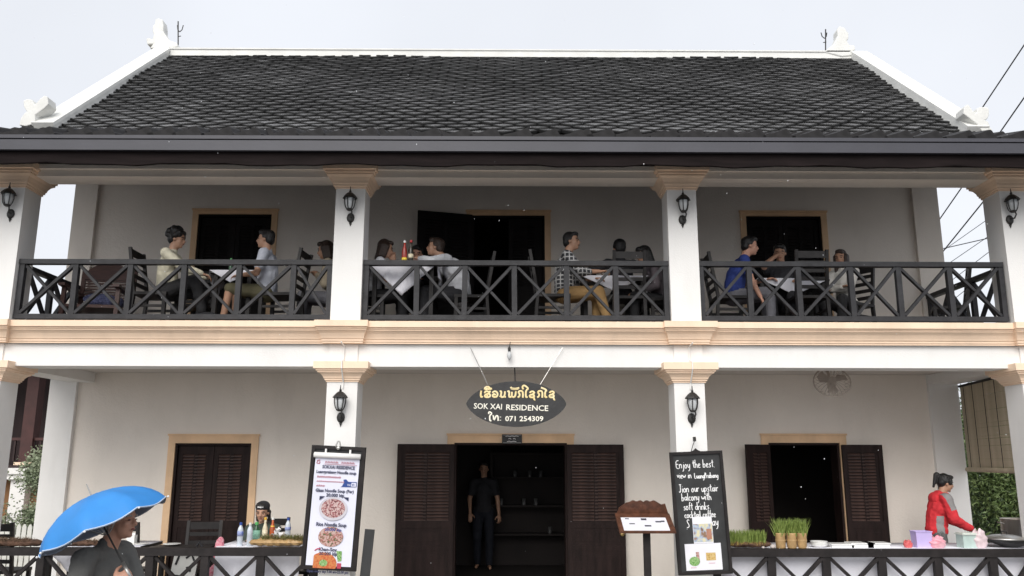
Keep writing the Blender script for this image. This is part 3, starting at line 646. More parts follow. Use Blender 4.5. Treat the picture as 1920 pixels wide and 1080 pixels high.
F3 = food('curry_print', [(.35, .10, .02), (.5, .09, .03), (.55, .2, .06)], 50); F4 = food('herb_print', [(.03, .10, .02), (.10, .30, .05), (.3, .45, .2)], 70)
GREYP = mat('bowl_print', (.55, .53, .58), .5, .1)
def disc(x, z, rx, rz, mt, y, nm='food_picture', cut=None):
    pl = []
    for i in range(36):
        a = i*math.pi/18; px, pz_ = x+rx*math.cos(a), z+rz*math.sin(a)
        if cut: px = min(max(px, cut[0]), cut[1]); pz_ = max(pz_, cut[2])
        pl.append((px, pz_))
    mm = MB(); mm.prism(pl, y, y+.0015); mm.build(nm, mt, bn)
bt_('Glass Noodle Soup (Fer)', z-.305, .044, NAVY, 0, .42); bt_('20.000 kip', z-.352, .044, NAVY, .01)
disc(.0, z-.48, .155, .125, GREYP, -.0345); disc(.0, z-.475, .13, .10, F1, -.0365)
for sx in (-1, 1): mm = MB(); mm.prism([(sx*.16, z-.352), (sx*.10, z-.352), (sx*.16, z-.395)], -.035, -.0335); mm.build('food_picture', NAVY, bn)
bt_('Rice Noodle Soup', z-.665, .048, NAVY, -.005, .33); disc(0, z-.775, .135, .105, F2, -.0345); bt_('20.000 kip', z-.715, .04, BLUEINK, .02)
bt_('Khao-Soy', z-.925, .046, NAVY, -.02); bt_('20.000 kip', z-.968, .044, NAVY, -.01)
disc(-.06, z-1.06, .15, .12, F3, -.0345, cut=(-.165, .2, z-1.105)); disc(-.055, z-1.05, .045, .035, F4, -.0362)
mm = MB(); mm.prism([(.075, z-.92), (.135, z-.92), (.14, z-1.02), (.10, z-1.03)], -.0345, -.033); mm.build('food_picture', F4, bn)
mm = MB(); mm.box(.095, .14, -.0345, -.033, z-1.10, z-1.045); mm.build('food_picture', REDINK, bn)
mm = MB(); mm.tube([(-.16, -.034, z-.925), (-.13, -.034, z-.905), (-.10, -.034, z-.905)], .006, 5); mm.build('food_picture', REDINK, bn)
bt_('Open every day 7.00 am-22.00 pm', z-1.15, .033, NAVY, 0, .45)

# ------------------------------------------------------------------ chalkboard
GL = {'E': (.55, [[(.5, 1), (.1, .95), (.05, .5), (.1, .05), (.5, .0)], [(.08, .52), (.42, .55)]]), 'n': (.5, [[(.05, .5), (.08, 0)], [(.08, .35), (.25, .52), (.4, .4), (.42, 0)]]),
 'j': (.35, [[(.25, .5), (.22, -.3), (.0, -.35)], [(.26, .7), (.28, .72)]]), 'o': (.48, [[(.25, .5), (.05, .35), (.08, .05), (.28, 0), (.42, .2), (.35, .45), (.22, .5)]]),
 'y': (.48, [[(.05, .5), (.1, .1), (.3, .08), (.4, .4)], [(.42, .5), (.35, -.25), (.1, -.35)]]), 't': (.38, [[(.2, .9), (.17, .1), (.32, .02)], [(.0, .58), (.38, .62)]]), 'h': (.5, [[(.08, 1), (.06, 0)], [(.07, .3), (.25, .5), (.4, .38), (.42, 0)]]),
 'e': (.46, [[(.06, .25), (.38, .3), (.3, .5), (.1, .45), (.04, .2), (.15, 0), (.4, .06)]]), 'b': (.5, [[(.08, 1), (.06, 0)], [(.06, .35), (.28, .5), (.42, .25), (.28, 0), (.06, .05)]]), 's': (.4, [[(.34, .48), (.12, .45), (.1, .3), (.32, .2), (.28, .03), (.03, .02)]]),
 '.': (.2, [[(.08, .02), (.1, .04)]]), 'v': (.45, [[(.03, .5), (.2, 0), (.4, .5)]]), 'i': (.22, [[(.1, .5), (.1, 0)], [(.1, .72), (.12, .74)]]), 'w': (.6, [[(.02, .5), (.14, 0), (.28, .4), (.4, 0), (.54, .5)]]),
 'L': (.5, [[(.1, 1), (.06, .05), (.45, .03)]]), 'u': (.48, [[(.06, .5), (.08, .08), (.28, .02), (.4, .3)], [(.41, .5), (.43, 0)]]), 'a': (.48, [[(.38, .45), (.15, .48), (.04, .2), (.15, 0), (.36, .2)], [(.4, .5), (.42, 0)]]),
 'g': (.48, [[(.38, .45), (.15, .48), (.04, .25), (.15, .05), (.36, .2)], [(.4, .5), (.36, -.28), (.08, -.32)]]), 'P': (.5, [[(.1, 0), (.12, 1), (.42, .9), (.42, .6), (.12, .5)]]), 'r': (.38, [[(.06, .5), (.08, 0)], [(.08, .3), (.2, .48), (.36, .45)]]),
 'J': (.5, [[(.1, 1), (.45, 1)], [(.3, 1), (.28, .1), (.12, 0), (.02, .15)]]), 'p': (.5, [[(.08, .5), (.06, -.38)], [(.07, .38), (.28, .5), (.42, .25), (.28, .02), (.07, .08)]]), 'l': (.24, [[(.1, 1), (.1, .05), (.2, .02)]]), 'c': (.42, [[(.36, .42), (.16, .5), (.04, .25), (.14, .02), (.38, .06)]]),
 'k': (.48, [[(.08, 1), (.06, 0)], [(.38, .5), (.09, .22), (.4, 0)]]), 'C': (.6, [[(.52, .85), (.25, 1), (.06, .5), (.22, .02), (.54, .1)]]), 'f': (.36, [[(.36, .95), (.2, .98), (.16, 0)], [(.02, .52), (.34, .55)]]), 'd': (.48, [[(.38, .42), (.15, .48), (.04, .22), (.16, 0), (.38, .15)], [(.4, 1), (.42, 0)]]),
 'S': (.55, [[(.48, .9), (.18, .98), (.1, .7), (.42, .4), (.4, .08), (.05, .05)]]), ' ': (.35, [])}
def hand(s_, x, z, h, mb, y, r, slope=0):
    for ch in s_:
        wd, pl = GL[ch]; jz = random.uniform(-.03, .03)*h
        for p_ in pl:
            q = [V((x+px*h*.74+random.uniform(-.02, .02)*h, y, z+jz+pz_*h)) for px, pz_ in p_]
            if len(q) > 2:
                k = [q[0]]
                for a, b in zip(q, q[1:]): k += [a*.7+b*.3, a*.3+b*.7]
                q = k+[q[-1]]
            mb.tube(q, r, 4, True, .4)
        x += wd*h*.78; z += slope*wd*h
c = at(1313.5, 960, -.10); t = thing('chalkboard', 'black chalkboard with white handwriting and taped menu sheets on the right column', 'chalkboard', c)
t.rotation_euler = (0, -math.radians(2.3), 0)
BW, BH = .293, .655
m = MB(); m.box(-BW, BW, 0, .03, -BH, BH); m.build('board', CHALK, t)
m = MB()
for a in (((-BW, -.012, BH-.016), (BW, -.012, BH-.016)), ((-BW, -.012, -BH+.016), (BW, -.012, -BH+.016))): m.bar(a[0], a[1], .02, .032)
for x in (-BW+.016, BW-.016): m.bar((x, -.0122, -BH+.033), (x, -.0122, BH-.033), .032, .02)
m.prism([(-.05, BH), (-.02, BH+.015), (0, BH+.035), (.02, BH+.015), (.05, BH)], -.02, .01); m.build('board_frame', FENCE, t)
mm = MB(); r_ = .0045
for s_, x, z, h in (('Enjoy the best.', -.235, .475, .088), ('view in', -.23, .368, .074), ('LuangPrabang', -.04, .36, .060), ('Jion our upstair', -.22, .215, .085), ('balcony with', -.20, .125, .083),
                    ('soft drinks.', -.185, .025, .083), ('cocktail coffee', -.18, -.058, .074), ('S', -.165, -.165, .09), ('ay', .115, -.15, .10)):
    hand(s_, x, z, h, mm, -.004, r_)
mm.build('lettering', WCHALK, t)
pw = MB(); pw.box(-.10, .115, -.006, -.004, -.33, -.05); pp = pw.build('paper_sheet', mat('white_paper', (.75, .75, .80), .6, .02), t)
P1 = food('drinks_print', [(.10, .08, .06), (.30, .18, .11), (.35, .45, .6), (.65, .6, .4)], 16)
mm = MB(); mm.box(-.095, .11, -.0085, -.007, -.315, -.125); mm.build('picture', P1, pp)
mm = MB(); mm.box(.045, .10, -.0105, -.009, -.29, -.18); mm.build('picture', mat('terracotta_print', (.42, .20, .13), .5, .1), pp)
pw = MB(); pw.box(-.205, .19, -.0065, -.0045, -.61, -.332); pp = pw.build('paper_sheet', MATS['white_paper'], t)
mm = MB(); mm.lathe([(.05, 0), (.058, .0015)], (-.11, -.008, -.515), 16, 'y', 1, .85); mm.build('picture', F4, pp)
mm = MB(); mm.prism([(-.09, -.42), (-.055, -.42), (-.05, -.53), (-.085, -.50)], -.009, -.0075); mm.build('picture', F2, pp)
mm = MB(); mm.box(.02, .125, -.009, -.0075, -.51, -.43); mm.build('picture', food('noodle_print', [(.3, .2, .06), (.55, .35, .10), (.6, .45, .2)], 60), pp)
mm = MB()
for x0, z_, n_ in ((.045, -.545, 6), (-.15, -.585, 5)):
    for i in range(n_): mm.tube([(x0+i*.012, -.0085, z_), (x0+i*.012+.006, -.0085, z_+.01)], .002, 4)
mm.build('lettering', mat('pink_ink', (.6, .15, .25), .7, .1), pp)
m = MB(); m.tube([(-.05, .02, BH-.01), (-.02, .0, BH+.08), (0, .0, BH+.12)], .004, 5); m.box(-.014, .014, -.01, .03, BH+.11, BH+.16); m.build('hook', IRON, t)

# ------------------------------------------------------------------ menu stand
q = at(1212, 990, -.22)
t = thing('menu_stand', 'carved brown wooden menu stand with scalloped back beside the entrance', 'menu stand', (q.x, -.22, .12))
zt = at(1212, 990, -.22).z-.12
m = MB(); m.box(-.036, .036, -.03, .03, .04, zt-.005); m.box(-.2, .2, -.2, .2, 0, .04); m.build('post', FENCE, t)
o = MB().box(-.315, .285, -.20, .20, -.012, .012).build('tray', CARVED, t, (.0, 0, zt+.05)); o.rotation_euler = (r180(24), 0, 0)
pl = [(-.30, 0), (.285, 0), (.24, .13), (.20, .12), (.15, .15)] + [(.15-.3*i/18, .15+.018*abs(math.sin(i*math.pi/4.5))) for i in range(1, 19)] + [(-.19, .14), (-.24, .105), (-.27, .08)]
m = MB(); m.prism(pl, .205, .225); o = m.build('back_rest', CARVED, t, (0, 0, zt+.05)); o.rotation_euler = (r180(20), 0, 0)
o = MB().box(-.265, .225, -.185, .10, .0125, .0145).build('menu_sheet', MATS['white_paper'], t, (0, 0, zt+.05)); o.rotation_euler = (r180(24), 0, 0)
mm = MB()
for x, y, w_, h_ in ((-.22, .06, .04, .02), (-.19, -.05, .06, .02), (-.05, .04, .06, .04), (-.03, -.10, .07, .03), (.10, -.01, .06, .03), (.16, .0, .04, .03)): mm.box(x, x+w_, y, y+h_, .0147, .0155)
o = mm.build('lettering', BLACKINK, t, (0, 0, zt+.05)); o.rotation_euler = (r180(24), 0, 0)
m = MB(); zc = at(681, 992, -.02).z; m.box(-.075, .03, -.02, .01, .0, zc-.12); o = m.build('lean_board', CHALK, None, (at(681, 1050, -.06).x, -.06, .12)); o.rotation_euler = (r180(-2), r180(4), 0); tag(o, 'plain dark board leaning behind the printed menu board', 'board')

# ================================================================== PEOPLE
def vlerp(a, b, t): return a*(1-t)+b*t
def ik(a, b, l1, l2, pole):
    d = b-a; L_ = d.length
    if L_ > (l1+l2)*.995: b = a + d*((l1+l2)*.995/L_); d = b-a; L_ = d.length
    x = (l1*l1-l2*l2+L_*L_)/(2*L_); h = math.sqrt(max(0, l1*l1-x*x)); dn = d/L_
    p = pole - dn*pole.dot(dn); p.normalize(); return a+dn*x+p*h, b
def hand_prims(m, wr, dirv, nrm, s=1.0, curl=.5, side=1):
    X = dirv.normalized(); Z = (nrm - X*nrm.dot(X)).normalized(); Y = Z.cross(X)
    Rm = Matrix((X, Y, Z)).transposed(); m.ball(wr+X*.05*s, (.052*s, .041*s, .018*s), 10, 7, Rm)
    for k, (oy, ln) in enumerate(((-.031, .064), (-.011, .078), (.010, .082), (.031, .068))):
        b = wr+X*.088*s+Y*oy*s; c1 = curl*.9; c2 = curl*1.9
        p1 = b+(X*math.cos(c1)-Z*math.sin(c1))*ln*.5*s; p2 = p1+(X*math.cos(c2)-Z*math.sin(c2))*ln*.5*s
        m.cone(b, .0095*s, p1, .009*s, 8); m.cone(p1, .009*s, p2, .0075*s, 8)
    b = wr+X*.03*s+Y*(.035*side)*s; p1 = b+(X*.6+Y*.75*side-Z*.3).normalized()*.04*s; p2 = p1+(X*.85+Y*.2*side-Z*.5).normalized()*.035*s
    m.cone(b, .013*s, p1, .011*s, 8); m.cone(p1, .011*s, p2, .009*s, 8)
def person(label, loc, ang, pose='sit', s=1.0, lean=.05, hyaw=0, hpit=0, htilt=0, hands=((.35, .15, .75), (.35, -.15, .75)), feet=None, knees=None, skin=SKIN, top=None, sleeve='long', tl=1.0, legs=None, leglen='long',
           hair='short', hm=HAIR, vs=.011, build=1.0, palm=((0, 0, 1), (0, 0, 1)), poles=None, curl=.6, seat=.475, bend=0, shoes=None, group=None, neckfwd=.03, twist=0, puff=0):
    f = .93 if pose == 'stand' else seat
    s = s if pose == 'stand' else s*.975
    k = s; P = V((0, 0, f*k)); u = V((math.sin(lean), 0, math.cos(lean))); u2 = V((math.sin(lean+bend), 0, math.cos(lean+bend)))
    fw = V((u2.z, 0, -u2.x)); mid = P+u*.26*k; chest = mid+u2*.06*k; nb = mid+u2*.26*k
    sh = []
    ct, st = math.cos(twist), math.sin(twist)
    for sg in (1, -1): sh.append(nb-u2*.055*k+V((-st*sg*.17*k, ct*sg*.17*k*build**.5, 0))+fw*.0)
    hp = [P+V((.0, sg*.088*k, -.02*k)) for sg in (1, -1)]
    uh = V((math.sin((lean+bend)*.5), 0, math.cos((lean+bend)*.5))); H = nb+uh*.165*k+V((neckfwd*k, 0, 0))
    HR = Matrix.Rotation(hyaw, 3, 'Z') @ Matrix.Rotation(hpit, 3, 'Y') @ Matrix.Rotation(htilt, 3, 'X')
    def h(x, y, z): return H + HR @ V((x*k, y*k, z*k))
    m = MB(); b = build
    m.ball(P, (.115*k*b, .155*k*b, .12*k)); m.cone(P+u*.05*k, .115*k*b, mid, .112*k*b); m.ball(chest+u2*.02*k, (.112*k*b, .155*k*b, .17*k), 12, 9, Matrix.Rotation(lean+bend, 3, 'Y') @ Matrix.Rotation(twist, 3, 'Z'))
    m.cone(sh[0], .056*k, sh[1], .056*k); m.cone(nb-u2*.03*k, .06*k, H+HR @ V((-.02*k, 0, -.05*k)), .052*k)
    # head
    e = lambda c, r, n=12, mm=9: m.ball(h(*c), tuple(q*k for q in r), n, mm, HR)
    e((-.008, 0, .035), (.095, .076, .088), 16, 12); e((.03, 0, -.03), (.06, .060, .085)); e((.035, 0, -.07), (.05, .047, .036)); e((.070, 0, -.09), (.018, .022, .018)); e((.072, 0, .028), (.02, .05, .012))
    m.cone(h(.088, 0, .014), .009*k, h(.106, 0, -.022), .014*k, 8); e((.098, .012, -.026), (.01, .01, .008)); e((.098, -.012, -.026), (.01, .01, .008)); e((.086, 0, -.052), (.012, .024, .012)); e((.062, .04, -.02), (.022, .02, .022)); e((.062, -.04, -.02), (.022, .02, .022))
    for sg in (1, -1): e((-.005, sg*.079, -.008), (.02, .009, .03), 8, 6)
    # arms and hands
    el, wr = [], []
    pol = poles or ((-.4, .5, -.9), (-.4, -.5, -.9))
    for i, sg in enumerate((1, -1)):
        a, w_ = ik(sh[i], V(hands[i])*k, .285*k, .25*k, V(pol[i])); el.append(a); wr.append(w_)
        m.cone(sh[i], .05*k*b, a, .04*k, 12); m.cone(a, .041*k, w_, .027*k, 12); d = (w_-a)
        hand_prims(m, w_, d, V(palm[i]), k, curl, -sg)
    # legs
    if feet is None: feet = ((.43, .11, 0), (.43, -.11, 0)) if pose == 'sit' else ((.06, .10, 0), (-.08, -.10, 0))
    kn, an = [], []
    for i, sg in enumerate((1, -1)):
        ft = V(feet[i])*k+V((0, 0, .08*k)); pk = V((1, sg*.12, .4)) if knees is None else V(knees[i])
        a, w_ = ik(hp[i], ft, .43*k, .42*k, pk); kn.append(a); an.append(w_)
        m.cone(hp[i], .083*k*b, a, .056*k, 12); m.cone(a, .056*k, w_, .036*k, 12); m.cone(w_+V((-.03*k, 0, -.04*k)), .034*k, w_+V((.14*k, sg*.02*k, -.05*k)), .026*k, 10)
    o = vox('person', m, vs, skin, None, 3); o.location = loc; o.rotation_euler = (0, 0, ang); tag(o, label, 'person', group)
    # clothing
    if top:
        c = MB(); ex = .014*k+puff
        c.ball(P+u*.02*k, (.118*k*b+ex, .158*k*b+ex, .13*k*tl)); c.cone(P+u*.03*k, .118*k*b+ex, mid, .115*k*b+ex); c.ball(chest+u2*.02*k, (.112*k*b+ex, .155*k*b+ex, .175*k), 12, 9, Matrix.Rotation(lean+bend, 3, 'Y') @ Matrix.Rotation(twist, 3, 'Z'))
        c.cone(sh[0], .056*k+ex, sh[1], .056*k+ex); c.cone(nb-u2*.05*k, .07*k, nb+u2*.01*k, .062*k)
        for i in range(2):
            if sleeve == 'none': continue
            e_ = vlerp(sh[i], el[i], .62) if sleeve == 'short' else el[i]
            c.cone(sh[i], .052*k*b+ex, e_, (.050 if sleeve == 'short' else .045)*k+ex)
            if sleeve == 'long': c.cone(el[i], .045*k+ex*.9, vlerp(el[i], wr[i], .93), .030*k+ex*.8)
            if sleeve == 'rolled': c.cone(el[i], .045*k+ex*.9, vlerp(el[i], wr[i], .4), .038*k+ex*.8)
        vox('shirt', c, vs, top, o, 2, .022)
    if legs:
        c = MB(); ex = .013*k; c.ball(P+V((0, 0, -.02*k)), (.12*k*b+ex*.6, .158*k*b+ex*.6, .115*k))
        for i in range(2):
            c.cone(hp[i], .086*k*b+ex, kn[i], .06*k+ex)
            if leglen == 'long': c.cone(kn[i], .06*k+ex, vlerp(kn[i], an[i], .95), .046*k+ex)
        vox('trousers', c, vs, legs, o, 2, .018)
    if shoes:
        c = MB()
        for i, sg in enumerate((1, -1)): c = MB(); c.cone(an[i]+V((-.03*k, 0, -.035*k)), .043*k, an[i]+V((.15*k, sg*.02*k, -.045*k)), .034*k, 10); c.build('shoe', shoes, o, smooth=True)
        pass
    # hair and face
    c = MB(); q = lambda ce, r: c.ball(h(*ce), tuple(z*k for z in r), 12, 9, HR)
    if hair == 'bald':
        q((-.055, 0, .0), (.058, .081, .06)); q((-.03, .0, -.005), (.045, .083, .035)); q((-.05, 0, .05), (.06, .078, .05))
    else:
        q((-.024, 0, .052), (.098, .086, .088)); q((-.055, 0, .0), (.062, .078, .075)); q((.045, 0, .098), (.052, .062, .034)); q((.055, .035, .085), (.03, .03, .03)); q((-.01, .07, .03), (.035, .02, .04)); q((-.01, -.07, .03), (.035, .02, .04))
    if hair == 'curly':
        for i in range(46):
            a = random.uniform(0, 6.28); el_ = random.uniform(-.3, 1.4); r = (.035, .03, .036)
            q((-.03+.10*math.cos(el_)*math.cos(a) if math.cos(a) < .5 else -.03+.07*math.cos(el_), .09*math.cos(el_)*math.sin(a), .055+.10*math.sin(el_)), r)
    if hair in ('bob', 'long'):
        dn = -.12 if hair == 'bob' else -.25
        for sg in (1, -1):
            for x in (-.055, -.02, .015): c.cone(h(x, sg*.07, .03), .034*k, h(x-.01, sg*.078, dn), .026*k)
        for y in (-.04, 0, .04): c.cone(h(-.075, y, .03), .036*k, h(-.085, y, dn-.03), .03*k)
        q((.05, 0, .092), (.038, .06, .026))
    if hair == 'pony':
        q((-.125, 0, .095), (.038, .038, .04)); c.cone(h(-.14, 0, .085), .036*k, h(-.15, 0, -.08), .018*k); c.cone(h(-.06, .05, .0), .03*k, h(-.05, .045, -.09), .02*k); q((.04, .06, .03), (.03, .022, .05)); q((.04, -.06, .03), (.03, .022, .05))
    if hair == 'cap':
        for sg in (1, -1): c.cone(h(-.045, sg*.07, .0), .03*k, h(-.05, sg*.075, -.11), .02*k)
    vox('hair', c, max(.008, vs*.85), hm, o, 2, .012)
    for sg in (1, -1):
        c = MB(); c.ball(h(.085, sg*.033, .004), (.006*k, .011*k, .005*k), 8, 5, HR); c.build('eye', EYE, o, smooth=True)
        c = MB(); c.tube([h(.088, sg*.018, .026), h(.087, sg*.036, .031), h(.075, sg*.052, .025)], .005*k, 5); c.build('eyebrow', hm, o)
    c = MB(); c.ball(h(.0945, 0, -.053), (.006*k, .023*k, .007*k), 8, 5, HR); c.build('lips', LIP, o, smooth=True)
    o['_'] = 0; del o['_']; return o, dict(H=H, h=h, sh=sh, el=el, wr=wr, nb=nb, P=P, k=k, kn=kn)
def fab(n, c, **k): return mat(n, c, .85, .12, 10, .3, 26, **k)
F_CREAM = fab('cream_shirt', (.66, .62, .48)); F_BLK = fab('black_trousers', (.018, .018, .02)); F_GREY = fab('grey_shirt', (.42, .44, .50)); F_OLIVE = fab('olive_shorts', (.11, .10, .055)); F_SAND = fab('sand_top', (.40, .34, .25))
F_LTGREY = fab('pale_grey_sweater', (.50, .51, .54)); F_KHAKI = fab('khaki_trousers', (.36, .22, .09)); F_NAVY = fab('blue_polo', (.015, .033, .17)); F_DARK = fab('dark_shirt', (.022, .022, .026)); F_TAUPE = fab('dark_taupe_top', (.09, .075, .085))
F_WHITE = fab('white_blouse', (.62, .60, .56)); F_PALEG = fab('grey_trousers', (.16, .16, .18)); F_GREEN = fab('dark_green_jacket', (.045, .06, .048)); F_CHAR = fab('charcoal_tee', (.12, .12, .115)); F_RED = fab('red_jacket', (.62, .03, .04)); F_PATCH = fab('grey_patch', (.26, .25, .25))
# plaid: crossed stripes woven into the cloth
F_PLAID = fab('plaid_shirt', (.03, .03, .035)); _n = F_PLAID.node_tree.nodes; _l = F_PLAID.node_tree.links; _b = _n['Principled BSDF']; _tc = _n.new('ShaderNodeTexCoord'); _sx = _n.new('ShaderNodeSeparateXYZ'); _l.new(_tc.outputs['Object'], _sx.inputs[0])
_o = []
for _a in (0, 2):
    _mm = _n.new('ShaderNodeMath'); _mm.operation = 'PINGPONG'; _mm.inputs[1].default_value = .026; _l.new(_sx.outputs[_a], _mm.inputs[0]); _g = _n.new('ShaderNodeMath'); _g.operation = 'LESS_THAN'; _g.inputs[1].default_value = .007; _l.new(_mm.outputs[0], _g.inputs[0]); _o.append(_g)
_mx = _n.new('ShaderNodeMath'); _mx.operation = 'MAXIMUM'; _l.new(_o[0].outputs[0], _mx.inputs[0]); _l.new(_o[1].outputs[0], _mx.inputs[1]); _c = _n.new('ShaderNodeMix'); _c.data_type = 'RGBA'; _c.inputs[6].default_value = (.035, .035, .04, 1); _c.inputs[7].default_value = (.42, .42, .42, 1); _l.new(_mx.outputs[0], _c.inputs[0]); _l.new(_c.outputs[2], _b.inputs['Base Color'])

def floor_at(px, Y, z, py=560): p = at(px, py, Y); return V((p.x, Y, z))
PI = math.pi
# ---- chairs, tables
def chair_proto(lab, name='chair', mt=CHAIR, nsl=5, hb=.98, wd=.42, grp='dark wooden dining chairs'):
    t = thing(name, lab, 'chair', (0, 0, 0), 0, grp); x0, x1, y = -.21, .21, wd/2
    MB().box(x0, x1, -y, y, .39, .425).build('seat', mt, t)
    for sy in (-1, 1):
        MB().bar((x1-.025, sy*(y-.025), 0), (x1-.025, sy*(y-.025), .389), .042, .042).build('leg', mt, t)
        m = MB(); m.bar((x0+.02-.03, sy*(y-.022), 0), (x0+.02, sy*(y-.022), .42), .042, .036); m.bar((x0+.02, sy*(y-.022), .421), (x0-.075, sy*(y-.022), hb), .036, .036); m.build('back_post', mt, t)
    for ya in (-y+.01, y-.035): MB().box(x0+.03, x1-.05, ya, ya+.025, .24, .27).build('stretcher', mt, t)
    for i in range(nsl):
        z = .53+(hb-.59)*i/(nsl-1); x = x0+.02-.095*(z-.46)/(hb-.46); hgt = .045 if i < nsl-1 else .085
        MB().box(x-.010, x+.010, -y+.042, y-.042, z-hgt/2, z+hgt/2).build('back_slat', mt, t)
    return t
CG = 'dark wooden dining chairs'
chairs = [
 (floor_at(292, .50, UF), 0, 'ladder back black chair under the man in the cream shirt'),
 (floor_at(528, .52, UF), PI-.1, 'black chair behind the back of the man in the grey shirt'),
 (floor_at(362, 1.30, UF), -PI/2, 'black chair at the far side of the left balcony table, against the dark door'),
 (floor_at(690, .62, UF), .1, 'dark chair under the brown haired woman beside the second column'),
 (floor_at(882, .62, UF), PI+.1, 'dark chair under the hunched person in pale grey'),
 (floor_at(1036, .55, UF), 0, 'dark chair under the man in the plaid shirt'),
 (floor_at(1176, .66, UF), PI/2, 'dark chair with its back to the street in the middle bay'),
 (floor_at(1246, .78, UF), PI, 'dark chair under the dark haired woman next to the third column'),
 (floor_at(1368, .62, UF), 0, 'dark chair under the person in the blue polo shirt'),
 (floor_at(1512, .60, UF), PI/2, 'grey looking dark chair with its back to the street in the right bay'),
 (floor_at(1594, 1.08, UF), PI+.6, 'dark chair under the long haired woman in white'),
 (floor_at(1778, 1.25, UF), PI-.4, 'empty dark chair in the far right corner of the balcony'),
 (floor_at(245, .95, PF, 1020), PI/2, 'dark chair with an open back right of the umbrella man'),
 (floor_at(375, .75, PF, 1020), -PI/2+.2, 'dark chair in front of the closed shuttered door, left of the bottles'),
 (floor_at(500, 1.35, PF, 1020), -PI/2, 'dark chair under the woman in the black cap'),
 (floor_at(15, .9, PF, 1020), PI/2, 'dark chair at the far left edge behind the log'),
 (floor_at(570, .95, PF, 1020), PI-.2, 'dark chair partly hidden by the printed menu board')]
c0 = chair_proto(chairs[0][2]); c0.location = chairs[0][0]; c0.rotation_euler = (0, 0, chairs[0][1])
for p, a, lb in chairs[1:]: dup(c0, p, a, lb)
# arched planter chair
t = thing('planter_chair', 'red brown slatted wooden lounge chair with an arched back in the left balcony corner', 'lounge chair', floor_at(185, 1.35, UF), -PI/2+.15)
for sy in (-1, 1):
    MB().bar((-.28, sy*.33, 0), (-.36, sy*.33, 1.0), .05, .05).build('back_post', TEAK, t); MB().bar((.33, sy*.33, 0), (.30, sy*.33, .62), .05, .05).build('leg', TEAK, t); MB().bar((-.32, sy*.33, .62), (.42, sy*.33, .645), .08, .035).build('arm', TEAK, t)
pl = [(-.31, .86), (.31, .86), (.31, .94)] + [(.31*math.cos(i*PI/10), .94+.16*math.sin(i*PI/10)**1.5) for i in range(1, 10)] + [(-.31, .94)]
m = MB(); m.prism(pl, -.02, .02); o = m.build('crest', TEAK, t, (-.345, 0, 0)); o.rotation_euler = (0, 0, PI/2)
MB().box(-.28, .33, -.31, .31, .36, .40).build('seat', TEAK, t)
for i in range(11):
    z = .44+i*.039; MB().box(-.012, .012, -.30, .30, z, z+.026).build('back_slat', TEAK, t, (-.315-.04*(z-.4)/.6, 0, 0))
m = MB(); m.ball((-.10, .05, .50), (.20, .26, .10), 14, 9); m.ball((-.19, -.06, .56), (.10, .20, .09), 12, 8); o = vox('draped_jacket', m, .015, mat('blue_spotted_cloth', (.02, .025, .09), .9, .3, 60, c2=(.18, .20, .34)), None, 2, .05); o.location = t.location; o.rotation_euler = t.rotation_euler; o.name = 'jacket'; tag(o, 'blue spotted jacket lying on the arched lounge chair', 'jacket')
def table(x0, x1, y0, y1, zf, h, lab, grp='tables under white cloths'):
    cx, cy = (x0+x1)/2, (y0+y1)/2; t = thing('table', lab, 'table', (cx, cy, zf), 0, grp); a, b = (x1-x0)/2, (y1-y0)/2
    MB().box(-a, a, -b, b, h-.035, h-.006).build('tabletop', CHAIR, t)
    for sx in (-1, 1):
        for sy in (-1, 1): MB().bar((sx*(a-.06), sy*(b-.06), 0), (sx*(a-.06), sy*(b-.06), h-.036), .05, .05).build('leg', CHAIR, t)
    return t
def drape(x0, x1, y0, y1, z, lab, flaps, cat='tablecloth'):
    """cloth on a table: flaps = list of (side, kind, depth) ; kind 'tri' or 'rect'"""
    cx, cy = (x0+x1)/2, (y0+y1)/2; a, b = (x1-x0)/2+.006, (y1-y0)/2+.006; m = MB()
    m.add([(-a, -b, 0), (a, -b, 0), (a, b, 0), (-a, b, 0)], [(0, 1, 2, 3)])
    E_ = {'f': ((-a, -b), (a, -b), (0, -1)), 'r': ((a, -b), (a, b), (1, 0)), 'l': ((-a, b), (-a, -b), (-1, 0)), 'k': ((a, b), (-a, b), (0, 1))}
    for sd, kind, dp in flaps:
        p, q, n_ = E_[sd]; nu, nv = 28, 8; vs = []
        for j in range(nv+1):
            for i in range(nu+1):
                u_ = i/nu; dd = dp*(1-abs(2*u_-1)) if kind == 'tri' else dp*(1+.01*math.sin(u_*40)); v_ = j/nv
                fo = .022*v_*(math.sin(u_*23+1.3)+.6*math.sin(u_*51))*min(1, dd*5) + .006 + .03*v_*dd
                vs.append((p[0]+(q[0]-p[0])*u_+n_[0]*fo, p[1]+(q[1]-p[1])*u_+n_[1]*fo, -v_*dd))
        m.add(vs, [(j*(nu+1)+i, (j+1)*(nu+1)+i, (j+1)*(nu+1)+i+1, j*(nu+1)+i+1) for j in range(nv) for i in range(nu)])
    o = m.build('tablecloth', CLOTH, None, (cx, cy, z+.004), smooth=True); md = o.modifiers.new('s', 'SOLIDIFY'); md.thickness = .004; md.offset = 1
    return tag(o, lab, cat, 'white tablecloths')
def X(px, py, Y): return at(px, py, Y).x
